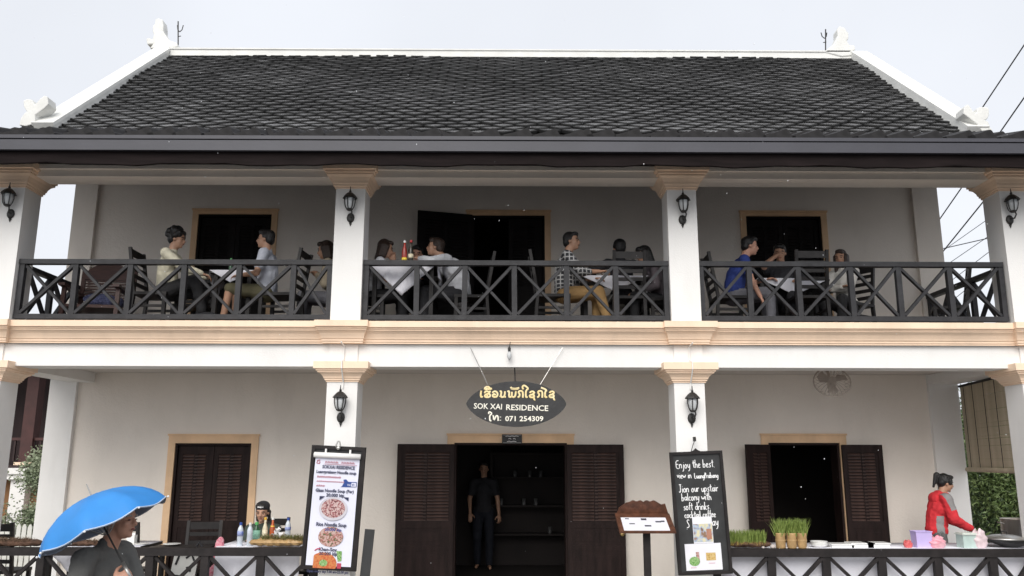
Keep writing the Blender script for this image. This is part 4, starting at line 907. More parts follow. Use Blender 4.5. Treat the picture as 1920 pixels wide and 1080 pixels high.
TB = [((X(392, 520, .4), X(474, 520, .4), .42, 1.05), UF, .72, 'table between the man in cream and the man in grey', [('f', 'tri', .16), ('l', 'tri', .3), ('r', 'tri', .3)], 'white cloth between the man in cream and the man in grey'),
      ((X(693, 500, .3), X(818, 500, .3), .30, 1.05), UF, .78, 'table with two sauce bottles in front of the brown haired woman', [('f', 'tri', .40), ('r', 'tri', .3), ('l', 'tri', .3)], 'white cloth hanging in a large triangle beside the second column'),
      ((X(1090, 515, .6), X(1216, 515, .6), .66, 1.25), UF, .72, 'table in front of the man in the plaid shirt', [('f', 'tri', .2), ('l', 'tri', .2)], 'white cloth in front of the man in the plaid shirt'),
      ((X(1425, 520, .7), X(1560, 520, .7), .78, 1.40), UF, .72, 'table between the blue polo shirt and the woman in white', [('f', 'tri', .22)], 'white cloth between the blue polo shirt and the woman in white'),
      ((X(412, 1030, .4), X(566, 1030, .4), .30, .98), PF, .745, 'table holding bottles in front of the woman in the black cap', [('f', 'rect', .55)], 'white cloth below the water bottles and sauce bottles'),
      ((X(85, 1030, .4), X(268, 1030, .4), .34, .95), PF, .745, 'table hidden behind the man with the umbrella', [('f', 'tri', .45)], 'white cloth hanging behind the blue umbrella')]
for (x0, x1, y0, y1), zf, h_, lb, fl, lc in TB: table(x0, x1, y0, y1, zf, h_, lb); drape(x0, x1, y0, y1, zf+h_-.006, lc, fl)

# ---- upstairs, left bay
SEATN = .53
person('person in a cream shirt with curly black hair seated facing right', floor_at(312, .50, UF), 0, lean=-.06, bend=.22, hpit=.12, hands=((.44, .16, .70), (.47, -.12, .68)), top=F_CREAM, legs=F_BLK, hair='curly', feet=((.40, .1, 0), (.5, -.1, .12)), s=1.0, shoes=F_DARK)
person('person in a grey t-shirt and olive shorts seated facing left', floor_at(500, .50, UF), PI, lean=.02, bend=.06, hpit=-.05, hands=((.30, .14, .66), (.28, -.16, .74)), top=F_GREY, sleeve='short', legs=F_OLIVE, leglen='short', feet=((.50, .12, 0), (.42, -.1, 0)))
person('person in a sand coloured top with clasped hands, half hidden by the second column', floor_at(632, .95, UF), PI, lean=.12, bend=.25, hands=((.26, .03, .80), (.28, -.03, .78)), top=F_SAND, legs=F_PALEG, hair='bob', hm=HAIRB, hpit=.2)
# ---- middle bay
person('person with brown bobbed hair eating beside the second column', floor_at(694, .62, UF), .25, lean=.14, bend=.2, hpit=.2, hands=((.30, .05, .98), (.35, -.12, .80)), top=F_LTGREY, sleeve='short', legs=F_BLK, hair='bob', hm=HAIRB, s=.95)
person('person hunched over the table in a pale grey sweater reaching left', floor_at(862, .62, UF), PI, lean=.12, bend=.55, hpit=-.15, hands=((.50, .20, .90), (.50, -.16, .93)), top=F_LTGREY, legs=F_DARK, poles=((0, .8, -.3), (0, -.6, -.7)), tl=1.35, neckfwd=.08, hm=HAIRB, build=1.15)
person('person in dark clothes sitting at the far side of the table with two sauce bottles', floor_at(782, 1.35, UF), -PI/2, lean=.15, bend=.15, hpit=.25, hands=((.35, .12, .76), (.35, -.12, .76)), top=F_DARK, legs=F_DARK, skin=SKIND)
person('person in a black and white plaid shirt and khaki trousers looking right', floor_at(1058, .55, UF), 0, lean=.02, bend=.12, hyaw=-.35, hpit=-.05, hands=((.40, .14, .70), (.44, -.12, .74)), top=F_PLAID, sleeve='rolled', legs=F_KHAKI, feet=((.42, .1, 0), (.54, -.12, 0)), shoes=F_DARK, hair='short', neckfwd=.05)
person('person with black hair seated with back to the street behind a chair back', floor_at(1166, .92, UF), PI/2+.1, lean=.02, bend=.1, hands=((.20, .30, .78), (.2, -.30, .78)), top=F_DARK, legs=F_WHITE, hair='short', poles=((0, .9, -.5), (0, -.9, -.5)), seat=.50)
person('person in a dark taupe top with black hair next to the third column', floor_at(1240, .80, UF), PI+.15, lean=.18, bend=.3, hpit=.3, hands=((.34, .10, .56), (.36, -.08, .58)), top=F_TAUPE, legs=F_BLK, hair='bob', s=.93)
# ---- right bay
person('person in a blue polo shirt leaning forward with one arm hanging down', floor_at(1376, .66, UF), -.1, lean=.16, bend=.28, hpit=.1, hands=((.46, .18, .72), (.30, -.26, .36)), top=F_NAVY, sleeve='short', legs=F_PALEG, skin=SKIND, poles=((-.3, .6, -.6), (-.6, -.3, 0)), neckfwd=.05)
person('person in a black shirt with a bare forearm raised to the face', floor_at(1468, 1.2, UF), -PI/2-.35, lean=.05, bend=.15, hpit=.25, hands=((.32, .22, .72), (.22, -.05, 1.10)), top=F_DARK, sleeve='short', legs=F_DARK, skin=SKIN, poles=((-.3, .6, -.6), (.3, -.8, -.8)))
person('person with long dark hair in a white blouse seated with folded arms', floor_at(1586, 1.05, UF), PI+.75, lean=.0, bend=.1, hpit=.1, hyaw=.15, hands=((.22, -.10, .68), (.24, .08, .70)), top=F_WHITE, legs=F_BLK, hair='long', hm=HAIRB, poles=((0, 1, -.6), (0, -1, -.6)), s=.92)
# ---- ground floor
g1, i1 = person('person in a black cap and dark green jacket bent over a meal on the porch', floor_at(498, 1.22, PF, 1000), -PI/2, lean=.20, bend=.16, hpit=.16, hands=((.40, .12, .80), (.42, -.10, .79)), top=F_GREEN, legs=F_BLK, hair='cap', s=.97, vs=.009)
m = MB(); h = i1['h']; HRc = Matrix.Rotation(.16, 3, 'Y'); m.ball(h(-.014, 0, .078), (.102, .088, .066), 14, 10, HRc); m.cone(h(-.10, 0, .03), .03, h(-.14, 0, .0), .022); vox('cap', m, .008, F_DARK, g1, 2)
m = MB(); m.tube([h(.086, -.035, .088), h(.090, 0, .089), h(.086, .035, .088)], .009, 6); m.tube([h(.090, .006, .076), h(.086, .006, .100)], .007, 6); m.build('cap_badge', WCHALK, g1)
person('person in dark clothes standing just inside the entrance with bare arms hanging', floor_at(907, 4.45, PF, 950), -PI/2, 'stand', hands=((.06, .27, .80), (.16, -.22, .90)), top=F_DARK, sleeve='short', legs=fab('dark_jeans', (.01, .012, .02)), skin=SKIN, s=.97, hpit=.1)
ck = floor_at(1756, 1.30, PF, 1000)
g2, i2 = person('person in a red and grey jacket with tied black hair cooking at the stall', ck, -.08, 'stand', s=.90, lean=.15, bend=.20, hpit=.22, hands=((.44, .16, 1.01), (.40, -.16, .99)), top=F_RED, legs=mat('pinstripe_trousers', (.035, .035, .038), .8, .2, 60, c2=(.2, .2, .2), stretch=(3, 3, .02)), hair='pony', vs=.0075, build=1.0, poles=((-.5, .3, -1), (-.5, -.3, -1)), curl=.8, shoes=F_DARK, tl=1.0, puff=.014)
m = MB(); nb = i2['nb']; m.ball(nb+V((-.10, 0, -.045)), (.068, .115, .085)); m.ball(nb+V((-.05, 0, .02)), (.05, .085, .045)); m.cone(nb+V((.05, .03, .01)), .026, nb+V((.07, .03, -.06)), .02); m.cone(nb+V((.05, -.03, .01)), .026, nb+V((.07, -.03, -.06)), .02); vox('hood', m, .009, F_RED, g2, 2, .012)
jk = [o for o in g2.children if o.name.startswith('shirt')][0]; jk.data.materials.append(F_PATCH)
_a, _b, _p = i2['sh'][1], i2['el'][1], i2['P']
def panel(c):       # grey cloth panels sewn into the near sleeve and the flank
    d = _b-_a; t_ = max(-.2, min(.75, (c-_a).dot(d)/d.dot(d))); q = c-(_a+d*t_)
    return 1 if (q.length < .09 and q.x > -.004-.03*(1-t_) and c.y < -.09 and t_ < .55) or (c.y < -.10 and -.05 < c.x-_p.x-(c.z-_p.z)*.12 < .04 and c.z < _p.z+.20) else 0
PAINT[jk.name] = panel
# ---- man with umbrella
UMP = at(194, 985, -4.22); um_axis = V((-.43, -.085, .895)).normalized()
mp = at(202, 1000, -4.05); mloc = V((mp.x-.055, -4.03, 0.0))
hd = at(211, 1094, -4.27)
def loc_(p): return (p-mloc)
g3, i3 = person('person in a charcoal t-shirt walking right under a blue umbrella', mloc, -.18, 'stand', s=1.005, lean=.05, bend=.12, hpit=.0, hands=((.40, .10, .98), tuple(Matrix.Rotation(.18, 3, 'Z') @ (hd-mloc)/1.005)), top=F_CHAR, sleeve='short', legs=F_OLIVE, leglen='short', skin=SKIND, hair='bald', hm=HAIRG, vs=.0075, build=1.22, curl=1.3, neckfwd=.06, feet=((.28, .1, 0), (-.18, -.1, 0)), shoes=F_DARK, palm=((0, 1, 0), (0, -1, 0)))
Ru = Matrix.Rotation(-.18, 4, 'Z'); wr = V(mloc) + (Ru @ i3['wr'][1])
grip = V(mloc) + (Ru @ (i3['wr'][1] + (i3['wr'][1]-i3['el'][1]).normalized()*.075 + V((.01, .012, .02))))
t = thing('umbrella', 'bright blue umbrella with dark lining tilted over the walking man', 'umbrella', UMP)
zq = um_axis.to_track_quat('Z', 'Y').to_matrix()
t.rotation_euler = (0, 0, 0)
RU, NU, NV = .385, 8, 8; hA = .20
def up_(a, v, off=0):      # v 0 apex .. 1 rim ; scalloped between the ribs
    kk = (a/(2*PI/NU)) % 1; sc_ = 1-.055*math.sin(kk*PI)*v**1.5; r = RU*math.sin(v*1.28)/math.sin(1.28)*sc_; z_ = hA*(math.cos(v*1.28)-math.cos(1.28))/(1-math.cos(1.28)) - .034*math.sin(kk*PI)*v*(1-v*.3)+off
    return zq @ V((r*math.cos(a), r*math.sin(a), z_))
n = 48; A0 = .25
for nm, mt, off in (('canopy', BLUE, 0), ('lining', BLUEIN, -.005)):
    m = MB(); vs = [up_(A0+2*PI*i/n-A0+.0, max(.01, j/NV), off) for j in range(NV+1) for i in range(n)]
    m.add(vs, [(j*n+i, (j+1)*n+i, (j+1)*n+(i+1) % n, j*n+(i+1) % n) for j in range(NV) for i in range(n)]); m.build(nm, mt, t, smooth=True)
m = MB(); m.tube([up_(2*PI*i/n, 1.0, .001) for i in range(n+1)], .0035, 5); m.build('hem', mat('pale_hem', (.55, .65, .78), .6, .05), t)
for k in range(NU):
    a = 2*PI*k/NU; m = MB(); m.tube([up_(a, v, -.008) for v in (.02, .3, .6, .85, 1.0)] + [up_(a, 1.0, -.008)*1.03], .0028, 5); rb = m.build('rib', STEEL, t)
    MB().ball(up_(a, 1.0, -.006)*1.035, .007, 8, 6).build('rib_tip', WCHALK, rb)
    m = MB(); m.tube([zq @ V((.012*math.cos(a), .012*math.sin(a), -.06)), up_(a, .5, -.012)], .0025, 4); m.build('stretcher', STEEL, rb)
ax = zq @ V((0, 0, 1)); gl = grip-UMP
m = MB(); m.tube([ax*hA, ax*(hA+.075)], [.006, .003], 6); m.build('ferrule', STEEL, t)
m = MB(); m.tube([ax*(hA-.01), ax*-.02, gl], .0055, 8); m.build('shaft', IRON, t)
hb_ = gl + (gl-ax*.0).normalized()*.02
m = MB(); dv = (gl).normalized(); m.tube([gl-dv*.07, gl+dv*.06], .012, 8); m.build('handle', STEEL, t, smooth=True)

# ================================================================== SMALL THINGS
def bottle(name, label, p, prof, mt, cap=None, lab=None, grp=None, cz=None):
    t = thing(name, label, 'bottle', p, 0, grp); MB().lathe(prof, (0, 0, 0), 14).build('bottle_body', mt, t, smooth=True); z = prof[-1][1]
    if cap: MB().lathe([(prof[-1][0]+.003, -.004), (prof[-1][0]+.003, .022), (prof[-1][0]*.7, .026)], (0, 0, z), 12).build('cap', cap, t)
    if lab: r, z0, z1 = lab[1:]; MB().lathe([(r, z0), (r, z1)], (0, 0, 0), 16).build('label', lab[0], t, smooth=True)
    return t
CLEAR = mat('clear_plastic', (.55, .60, .66), .12, .15, 12); DKG = mat('green_glass', (.02, .09, .035), .15, .2, 10); BLUEL = mat('blue_label', (.03, .08, .40), .5, .3, 30, c2=(.5, .55, .7)); GRL = mat('mint_label', (.25, .50, .38), .5, .3, 40)
ORS = mat('orange_sauce', (.45, .09, .02), .25, .2, 12); REDS = mat('red_sauce', (.30, .03, .02), .25, .2, 12); DKS = mat('dark_sauce', (.025, .02, .012), .25, .2, 12); YEL = mat('yellow_label', (.75, .55, .06), .5, .15, 30); CRL = mat('cream_label', (.65, .58, .42), .5, .25, 40); REDC = mat('red_cap', (.5, .03, .03), .4, .1); WCAP = mat('white_cap', (.75, .75, .72), .5, .05); BCAP = mat('blue_cap', (.03, .08, .35), .4, .1); YCAP = mat('yellow_cap', (.75, .45, .05), .4, .1); GCAP = mat('green_cap', (.10, .40, .12), .4, .1)
WB = [(.030, 0), (.033, .01), (.031, .05), (.033, .09), (.031, .13), (.033, .17), (.026, .2), (.013, .225), (.013, .235)]
SB = [(.028, 0), (.031, .01), (.031, .12), (.018, .165), (.0125, .19), (.0125, .225)]
zt = PF+.745
def on(px, Y, z, py=1025): p = at(px, py, Y); return V((p.x, Y, z))
bottle('water_bottle', 'clear water bottle with a blue label, leftmost on the porch table', on(449, .36, zt), WB, CLEAR, BCAP, (BLUEL, .0345, .11, .165), 'water bottles on the porch')
bottle('water_bottle', 'clear half empty water bottle without a label beside the blue labelled one', on(467, .33, zt), WB, CLEAR, WCAP, None, 'water bottles on the porch')
bottle('water_bottle', 'clear water bottle behind the mossy log near the menu board', on(538, .55, zt+.04), WB, CLEAR, BCAP, (BLUEL, .0345, .12, .155), 'water bottles on the porch')
bottle('green_bottle', 'green bottle with a mint coloured label in front of the woman in the cap', on(479, .48, zt+.05), [(.040, 0), (.043, .01), (.043, .12), (.02, .155), (.018, .18)], DKG, GCAP, (GRL, .0445, .02, .115))
bottle('sauce_bottle', 'cream labelled sauce bottle with a yellow cap on the porch table', on(495, .48, zt+.06), SB, CRL, YCAP, (CRL, .0325, .03, .11), 'sauce bottles')
bottle('sauce_bottle', 'orange sauce bottle with a yellow label and white cap on the porch table', on(509, .48, zt+.06), SB, ORS, WCAP, (YEL, .0235, .13, .155), 'sauce bottles')
bottle('sauce_bottle', 'red sauce bottle with a cream cap beside the second column upstairs', on(758, .09, 4.316, 488), SB, REDS, WCAP, (YEL, .0325, .0, .035), 'sauce bottles')
bottle('sauce_bottle', 'dark soy sauce bottle with a red cap upstairs', on(770, .09, 4.316, 488), [(r, z*1.02) for r, z in SB], DKS, REDC, (CRL, .0325, .03, .08), 'sauce bottles')
bottle('green_bottle', 'tiny green bottle on the table of the man in cream', on(433, .60, UF+.722, 495), [(q*.7, z*.75) for q, z in SB], DKG, GCAP)
m = MB()
for i in range(16):
    a = random.uniform(0, 6.28); r = random.uniform(.0, .06); c_ = V((r*math.cos(a), r*math.sin(a), random.uniform(.0, .1))); m.add([c_+V((random.uniform(-.05, .05), random.uniform(-.04, .04), random.uniform(-.03, .06))) for _ in range(4)], [(0, 1, 2, 3)])
o = m.build('tissue', mat('white_tissue', (.8, .8, .8), .9, .03), None, on(519, .45, zt+.07)); tag(o, 'crumpled white tissue among the sauce bottles', 'tissue')
# logs with moss, sprouts
def log(name, label, pxa, pxb, Y, z, hgt, mt, shape=1, cat='planter log'):
    a, b = at(pxa, 1010, Y).x, at(pxb, 1010, Y).x; t = thing(name, label, cat, ((a+b)/2, Y, z)); L2 = (b-a)/2; m = MB(); n = 22; k = 10; vs = []
    for i in range(n+1):
        x = -L2+2*L2*i/n; e = (1-abs(2*i/n-1)**4)**.5*.9+.1; hr = hgt*e*(1+.12*math.sin(i*1.7)); 
        for j in range(k):
            a_ = 2*PI*j/k; jj = 1+random.uniform(-.1, .1); vs.append((x+random.uniform(-.004, .004), math.cos(a_)*hgt*.9*e*jj, max(0.002, hgt*.5+math.sin(a_)*hr*.5*jj)))
    m.add(vs, [(i*k+j, i*k+(j+1) % k, (i+1)*k+(j+1) % k, (i+1)*k+j) for i in range(n) for j in range(k)] + [tuple(range(k))[::-1], tuple(n*k+j for j in range(k))])
    m.build('log_body', mt, t); return t, L2
def tuft(parent, x0, x1, y0, y1, z0, h, n, mt, name='sprouts', lean=.25, wd=.005):
    m = MB()
    for i in range(n):
        x, y = random.uniform(x0, x1), random.uniform(y0, y1); hh = h*random.uniform(.6, 1.05); dx, dy = random.gauss(0, lean)*hh, random.gauss(0, lean)*hh; w_ = wd*random.uniform(.7, 1.2)
        b = V((x, y, z0)); tp = V((x+dx, y+dy, z0+hh)); md = b*.45+tp*.55+V((-dx*.15, 0, .0)); a_ = random.uniform(0, 3.14); s_ = V((math.cos(a_)*w_, math.sin(a_)*w_, 0))
        m.add([b-s_, b+s_, md+s_*.9, md-s_*.9, tp], [(0, 1, 2, 3), (3, 2, 4)])
    return m.build(name, mt, parent, kind='stuff')
t, l2 = log('mossy_log', 'boat shaped wooden trough filled with dry moss left of the printed menu board', 468, 572, .20, 1.038, .085, BAMB); tuft(t, -l2*.55, l2*.95, -.05, .05, .065, .075, 420, MOSS, 'dry_moss', .6, .004)
t, l2 = log('root_log', 'hairy brown root log lying on the fence at the far left edge', -40, 84, .12, 1.038, .085, LOG); tuft(t, -l2*.9, l2*.6, -.06, .05, .04, .07, 700, mat('root_hair', (.10, .06, .035), .9, .5, 30, c2=(.22, .15, .09)), 'root_hairs', .9, .003)
t, l2 = log('root_log', 'brown root log behind the underside of the blue umbrella', 110, 190, .16, 1.038, .07, LOG); tuft(t, -l2*.9, l2*.9, -.05, .05, .03, .06, 300, MATS['root_hair'], 'root_hairs', .9, .003)
t, l2 = log('sprout_log', 'dark log planted with bright green rice sprouts right of the chalkboard', 1362, 1446, .16, 1.038, .075, LOG); tuft(t, -l2*1.0, l2*.72, -.06, .06, .05, .15, 1100, GRASS, 'sprouts', .16, .0035); tuft(t, -l2*.95, l2*.65, -.065, -.045, .03, .05, 200, mat('sprout_roots', (.35, .25, .08), .9, .3, 30), 'roots', .4, .004)
for px, lb in ((1464, 'left bamboo cup of green sprouts on the stall fence'), (1485, 'middle bamboo cup of green sprouts on the stall fence'), (1504, 'right bamboo cup of green sprouts on the stall fence')):
    t = thing('bamboo_cup', lb, 'plant cup', on(px, .10, 1.038), random.uniform(0, 3), 'bamboo cups of sprouts'); MB().lathe([(.050, 0), (.053, .01), (.054, .15), (.057, .165), (.048, .165), (.046, .13)], (0, 0, 0), 16).build('cup', BAMB, t, smooth=True)
    MB().lathe([(.0555, .075), (.057, .085), (.0555, .095)], (0, 0, 0), 16).build('node_ring', BAMB, t); tuft(t, -.045, .045, -.045, .045, .13, .20, 260, GRASS, 'sprouts', .24, .0035)
PEB = mat('pale_pebble', (.5, .45, .42), .7, .2, 6)
for i, (px, r, lb) in enumerate(((1431, .018, 'small pale pebble at the end of the sprout log'), (1449, .032, 'large pale pebble left of the bamboo cups'), (1475, .014, 'tiny pebble between the left and middle bamboo cups'), (1495, .013, 'tiny pebble between the middle and right bamboo cups'), (1513, .014, 'tiny pebble right of the bamboo cups'))):
    o = MB().ball((0, 0, r*.75), (r, r*.8, r*.75), 9, 6).build('pebble', PEB, None, on(px, .05, 1.037), smooth=True); tag(o, lb, 'pebble', 'pebbles on the stall fence')
# food stall
x0, x1 = at(1352, 1040, .2).x, at(2000, 1040, .2).x
t = thing('food_stall', 'long food stall table behind the right porch fence', 'stall table', ((x0+x1)/2, .55, PF)); a = (x1-x0)/2
MB().box(-a, a, -.33, .33, .70, .735).build('tabletop', CHAIR, t)
for sx in (-1, -.33, .33, 1):
    for sy in (-1, 1): MB().bar((sx*(a-.05), sy*.28, 0), (sx*(a-.05), sy*.28, .699), .05, .05).build('leg', CHAIR, t)
drape(x0, x1, .22, .88, PF+.737, 'long white cloth draped over the food stall', [('f', 'rect', .70), ('l', 'rect', .7)])
zs = PF+.745
PLW = mat('white_china', (.8, .8, .78), .25, .03)
for i, (px, y, n_, lb) in enumerate(((1536, .34, 3, 'small stack of white bowls at the left of the stall'), (1575, .36, 1, 'white tray beside the small stack of bowls'), (1612, .36, 2, 'white tray in the middle of the row of trays'), (1642, .36, 2, 'white tray at the right end of the row of trays'))):
    t = thing('serving_dish', lb, 'dish', on(px, y, zs), 0, 'white dishes on the stall')
    if i == 0:
        for j in range(n_): MB().lathe([(.05, 0), (.085, .02), (.098, .036), (.092, .036), (.045, .01)], (0, 0, j*.016), 18).build('bowl', PLW, t, smooth=True)
    else: MB().box(-.125, .125, -.09, .09, 0, .018+.012*n_).build('tray', PLW, t); MB().box(-.135, .135, -.10, .10, .0185+.012*n_, .030+.012*n_).build('tray_rim', PLW, t)
PUR = mat('lilac_plastic', (.56, .46, .78), .3, .05, 5); p = on(1729, .34, zs)
t = thing('plastic_box', 'translucent lilac plastic box on the stall in front of the cook', 'box', p); t.scale = (.80, .8, .86)
m = MB()
for z, k in ((0, .90), (.205, 1.0)):
    m.add([(-.115*k, -.09*k, z), (.115*k, -.09*k, z), (.115*k, .09*k, z), (-.115*k, .09*k, z)], [])
m.add([], []); m.v = m.v; m.f += [(3, 2, 1, 0), (0, 1, 5, 4), (1, 2, 6, 5), (2, 3, 7, 6), (3, 0, 4, 7)]; m.mi += [0]*5; m.build('box_body', PUR, t); m = MB()
for a_, b_ in (((-.12, -.092), (.12, -.092)), ((-.12, .092), (.12, .092))): m.bar((*a_, .207), (*b_, .207), .012, .012)
for x in (-.117, .117): m.bar((x, -.0855, .207), (x, .0855, .207), .012, .012)
m.build('box_rim', PUR, t)
def bag(px, Y, z, r, label, mt, hgt, cat='plastic bag'):
    m = MB(); n = 30; k = 16; vs = []
    for j in range(k+1):
        for i in range(n):
            a_ = 2*PI*i/n; v_ = j/k; rr = r*(math.sin(PI*(.18+.75*v_))**.6)*(1+.18*math.sin(a_*5+j)*v_+random.uniform(-.045, .045)+.10*math.sin(a_*9+j*.9)*v_); vs.append((rr*math.cos(a_), rr*math.sin(a_)*.7, hgt*v_*(1+.1*math.sin(a_*3))))
    m.add(vs, [(j*n+i, j*n+(i+1) % n, (j+1)*n+(i+1) % n, (j+1)*n+i) for j in range(k) for i in range(n)] + [tuple(range(n))[::-1]])
    o = m.build('plastic_bag', mt, None, on(px, Y, z), smooth=True); return tag(o, label, cat, 'plastic bags on the stall')
PINK = mat('pink_film', (.80, .28, .36), .35, .3, 9, c2=(.85, .5, .55)); bag(1757, .30, zs, .10, 'crumpled pink plastic bag beside the lilac box', PINK, .13); bag(1703, .30, zs, .05, 'small red plastic bag left of the lilac box', mat('red_film', (.65, .12, .12), .35, .3, 9), .085)
bag(1838, .30, zs, .085, 'whitish pink plastic bag beside the wok', mat('pale_film', (.75, .60, .62), .35, .2, 9), .20)
t = thing('food_tub', 'pale teal plastic tub in front of the cook', 'tub', on(1815, .34, zs), .05); t.scale = (.72, .8, .95)
m = MB(); m.box(-.125, .125, -.09, .09, 0, .15); m.build('tub_body', mat('teal_plastic', (.46, .57, .53), .4, .1, 8), t); m = MB(); m.box(-.14, .14, -.105, .105, .151, .165); m.box(-.125, .125, -.09, .09, .1652, .175); m.build('lid', mat('pale_lid', (.62, .66, .6), .4, .1, 8), t)
p = on(1895, .40, zs); t = thing('wok', 'black wok with a domed metal lid on the stall at the right edge', 'wok', (p.x, .40, zs))
MB().lathe([(.07, .0), (.16, .03), (.27, .085), (.275, .095), (.262, .09), (.15, .045), (.02, .03)], (0, 0, 0), 28).build('pan', IRON, t, smooth=True)
MB().lathe([(.235, .092), (.2, .112), (.12, .135), (.02, .145)], (-.06, 0, 0), 28).build('lid', STEEL, t, smooth=True)
m = MB(); m.tube([(-.06-.03, 0, .143), (-.06-.03, 0, .175), (-.06+.03, 0, .175), (-.06+.03, 0, .143)], .008, 6); m.build('lid_handle', IRON, t)
p = on(1912, .72, zs); t = thing('stock_pot', 'large dented steel stock pot behind the wok', 'pot', (p.x, .74, zs))
POT = mat('used_steel', (.40, .36, .32), .4, .4, 5, metal=.8, stretch=(1, 1, .3)); MB().lathe([(.15, 0), (.165, .01), (.165, .27), (.172, .275), (.16, .27), (.155, .1)], (0, 0, .02), 28).build('pot_body', POT, t, smooth=True)
for sx in (-1, 1): m = MB(); m.tube([(sx*.166, -.04, .24), (sx*.20, -.035, .25), (sx*.20, .035, .25), (sx*.166, .04, .24)], .007, 6); m.build('pot_handle', STEEL, t)
# bags on the left
t = thing('tote_bag', 'white tote bag with black print hanging behind the left fence', 'bag', on(345, .42, .62, 1050), .1)
m = MB(); m.prism([(-.15, 0), (.13, -.02), (.17, .34), (-.09, .38)], -.03, .03); m.build('bag_body', mat('white_canvas', (.6, .6, .58), .9, .08, 5), t)
m = MB(); m.prism([(-.155, -.012), (.128, -.03), (.125, .06), (-.15, .10)], -.036, .036)
for q in ([(-.08, .20), (-.04, .32)], [(.04, .16), (.09, .18), (.08, .12)], [(.03, .27), (.09, .31), (.12, .24)]): m.tube([(x, -.034, z) for x, z in q], .012, 6)
m.build('bag_print', F_DARK, t); m = MB(); m.tube([(.10, 0, .35), (.16, -.02, .44), (.22, -.01, .36), (.20, 0, .16)], .012, 6); m.build('handle', F_DARK, t)
m = MB(); m.ball((0, 0, .10), (.06, .05, .17), 12, 9); m.ball((.02, 0, -.08), (.10, .06, .10), 12, 8); m.ball((-.08, 0, -.14), (.10, .05, .07), 12, 8); o = vox('shawl', m, .012, mat('pink_flower_cloth', (.50, .10, .16), .9, .4, 45, c2=(.62, .35, .38)), None, 2, .05); o.location = on(410, .36, .86, 1055); tag(o, 'pink flowered shawl hanging over a chair behind the fence', 'shawl')
t = thing('napkin_box', 'white napkin box on the table beside the umbrella man', 'napkin box', on(246, .55, zt), 0); MB().box(-.045, .045, -.04, .04, 0, .10).build('box_body', WCAP, t); MB().box(-.035, .035, -.003, .003, .101, .125).build('napkin', MATS['white_tissue'], t)
for px, lb in ((322, 'white plate at the left on the fence side table'), (262, 'white plate beside the napkin box')):
    o = MB().lathe([(.05, 0), (.10, .012), (.098, .016), (.045, .006)], (0, 0, 0), 20).build('plate', PLW, None, on(px, .48, zt), smooth=True); tag(o, lb, 'plate', 'white plates')
MB_ = table(X(285, 1030, .4), X(395, 1030, .4), .30, .62, PF, .74, 'narrow table in front of the closed shuttered door')
# shelf with glassware inside the entrance
t = thing('shelf', 'dark shelf with glassware deep inside the entrance', 'shelf', (.35, 4.7, PF))
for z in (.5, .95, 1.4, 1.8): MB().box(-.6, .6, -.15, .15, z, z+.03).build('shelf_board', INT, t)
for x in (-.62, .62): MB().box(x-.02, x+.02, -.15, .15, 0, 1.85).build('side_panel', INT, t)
gl0 = None
for i in range(7):
    z = random.choice((.53, .98, 1.43)); p = (.35+random.uniform(-.5, .5), 4.65+random.uniform(-.08, .05), PF+z)
    o = MB().lathe([(.03, 0), (.032, .01), (.038, .11), (.034, .11), (.028, .012)], (0, 0, 0), 12)  .build('glass', mat('shade_dark_glass', (.10, .10, .10), .12, .2, 12), None, p, smooth=True); tag(o, 'drinking glass on the dim shelf inside the entrance', 'glass', 'glasses on the dim shelf')  # glass colour darkened to keep the shelf dim
# bamboo blind on the right side of the porch
pa, pb = V((6.33, YB-.08, 0)), V((6.02, .40, 0)); dirb = (pb-pa); lb_ = dirb.length; db = dirb/lb_
t = thing('bamboo_blind', 'brown bamboo roller blind hanging in the right side opening of the porch', 'blind', pa+V((0, 0, 0)), math.atan2(db.y, db.x))
zt0, zb0 = 3.0, 1.90
i = 0; z = zb0
slat0 = None
while z < zt0:
    if slat0 is None: slat0 = MB().box(0, lb_, -.006, .006, 0, .0178).build('blind_slat', BLIND, t, (0, 0, z))
    else: inst(slat0, (random.uniform(-.006, .006), random.uniform(-.002, .002), z), t, (0, random.uniform(-.002, .002), 0))
    z += .018
for u_ in (.08, .27, .5, .72, .92): m = MB(); m.tube([(lb_*u_, -.009, zb0), (lb_*u_, -.009, zt0)], .004, 5); m.tube([(lb_*u_, .009, zb0), (lb_*u_, .009, zt0)], .004, 5); m.build('cord', IRON, t)
m = MB(); m.tube([(0, -.02, zb0-.02), (lb_, -.02, zb0-.02)], .03, 10); m.build('bottom_roll', BLIND, t); MB().box(-.03, lb_+.02, -.02, .02, zt0, zt0+.03).build('head_rail', FENCE, t)
m = MB(); m.box(0.0, lb_, .0062, .008, zb0+.20, zb0+.23); m.box(0, lb_, .0062, .008, zt0-.25, zt0-.22); m.build('batten', FENCE, t)

# ================================================================== SURROUNDINGS
# neighbour house on the left, seen through the gap
NY = 9.0
def nx(px, py, Y=NY): return at(px, py, Y)
zf = nx(50, 872).z; zc_ = nx(50, 897).z; zr = nx(50, 690).z+.4; xa, xb = nx(-700, 800).x, nx(150, 800).x
t = thing('neighbour_house', 'dark timber house with red column and white cornice left of the guesthouse', 'house', (0, 0, 0))
m = MB(); m.box(xa, xb, NY+1.6, NY+1.8, zf, zr+1); m.build('upper_wall', DARKHOUSE, t)
m = MB(); m.box(xa, xb, NY+.25, NY+.4, 0, zc_); m.build('lower_wall', mat('ochre_brown_wall', (.22, .11, .045), .8, .2, 2), t)
MB().box(xa, xb, NY-.05, NY+1.6, zf-.06, zf).build('veranda_floor', DARKHOUSE, t)
m = MB(); m.box(xa, xb, NY-.14, NY+.2, zf-.19, zf-.062); m.box(xa, xb, NY-.08, NY+.2, zf-.30, zf-.192); m.box(xa, xb, NY-.10, NY+.2, zc_-.0, zf-.302); m.build('cornice', WHITE, t)
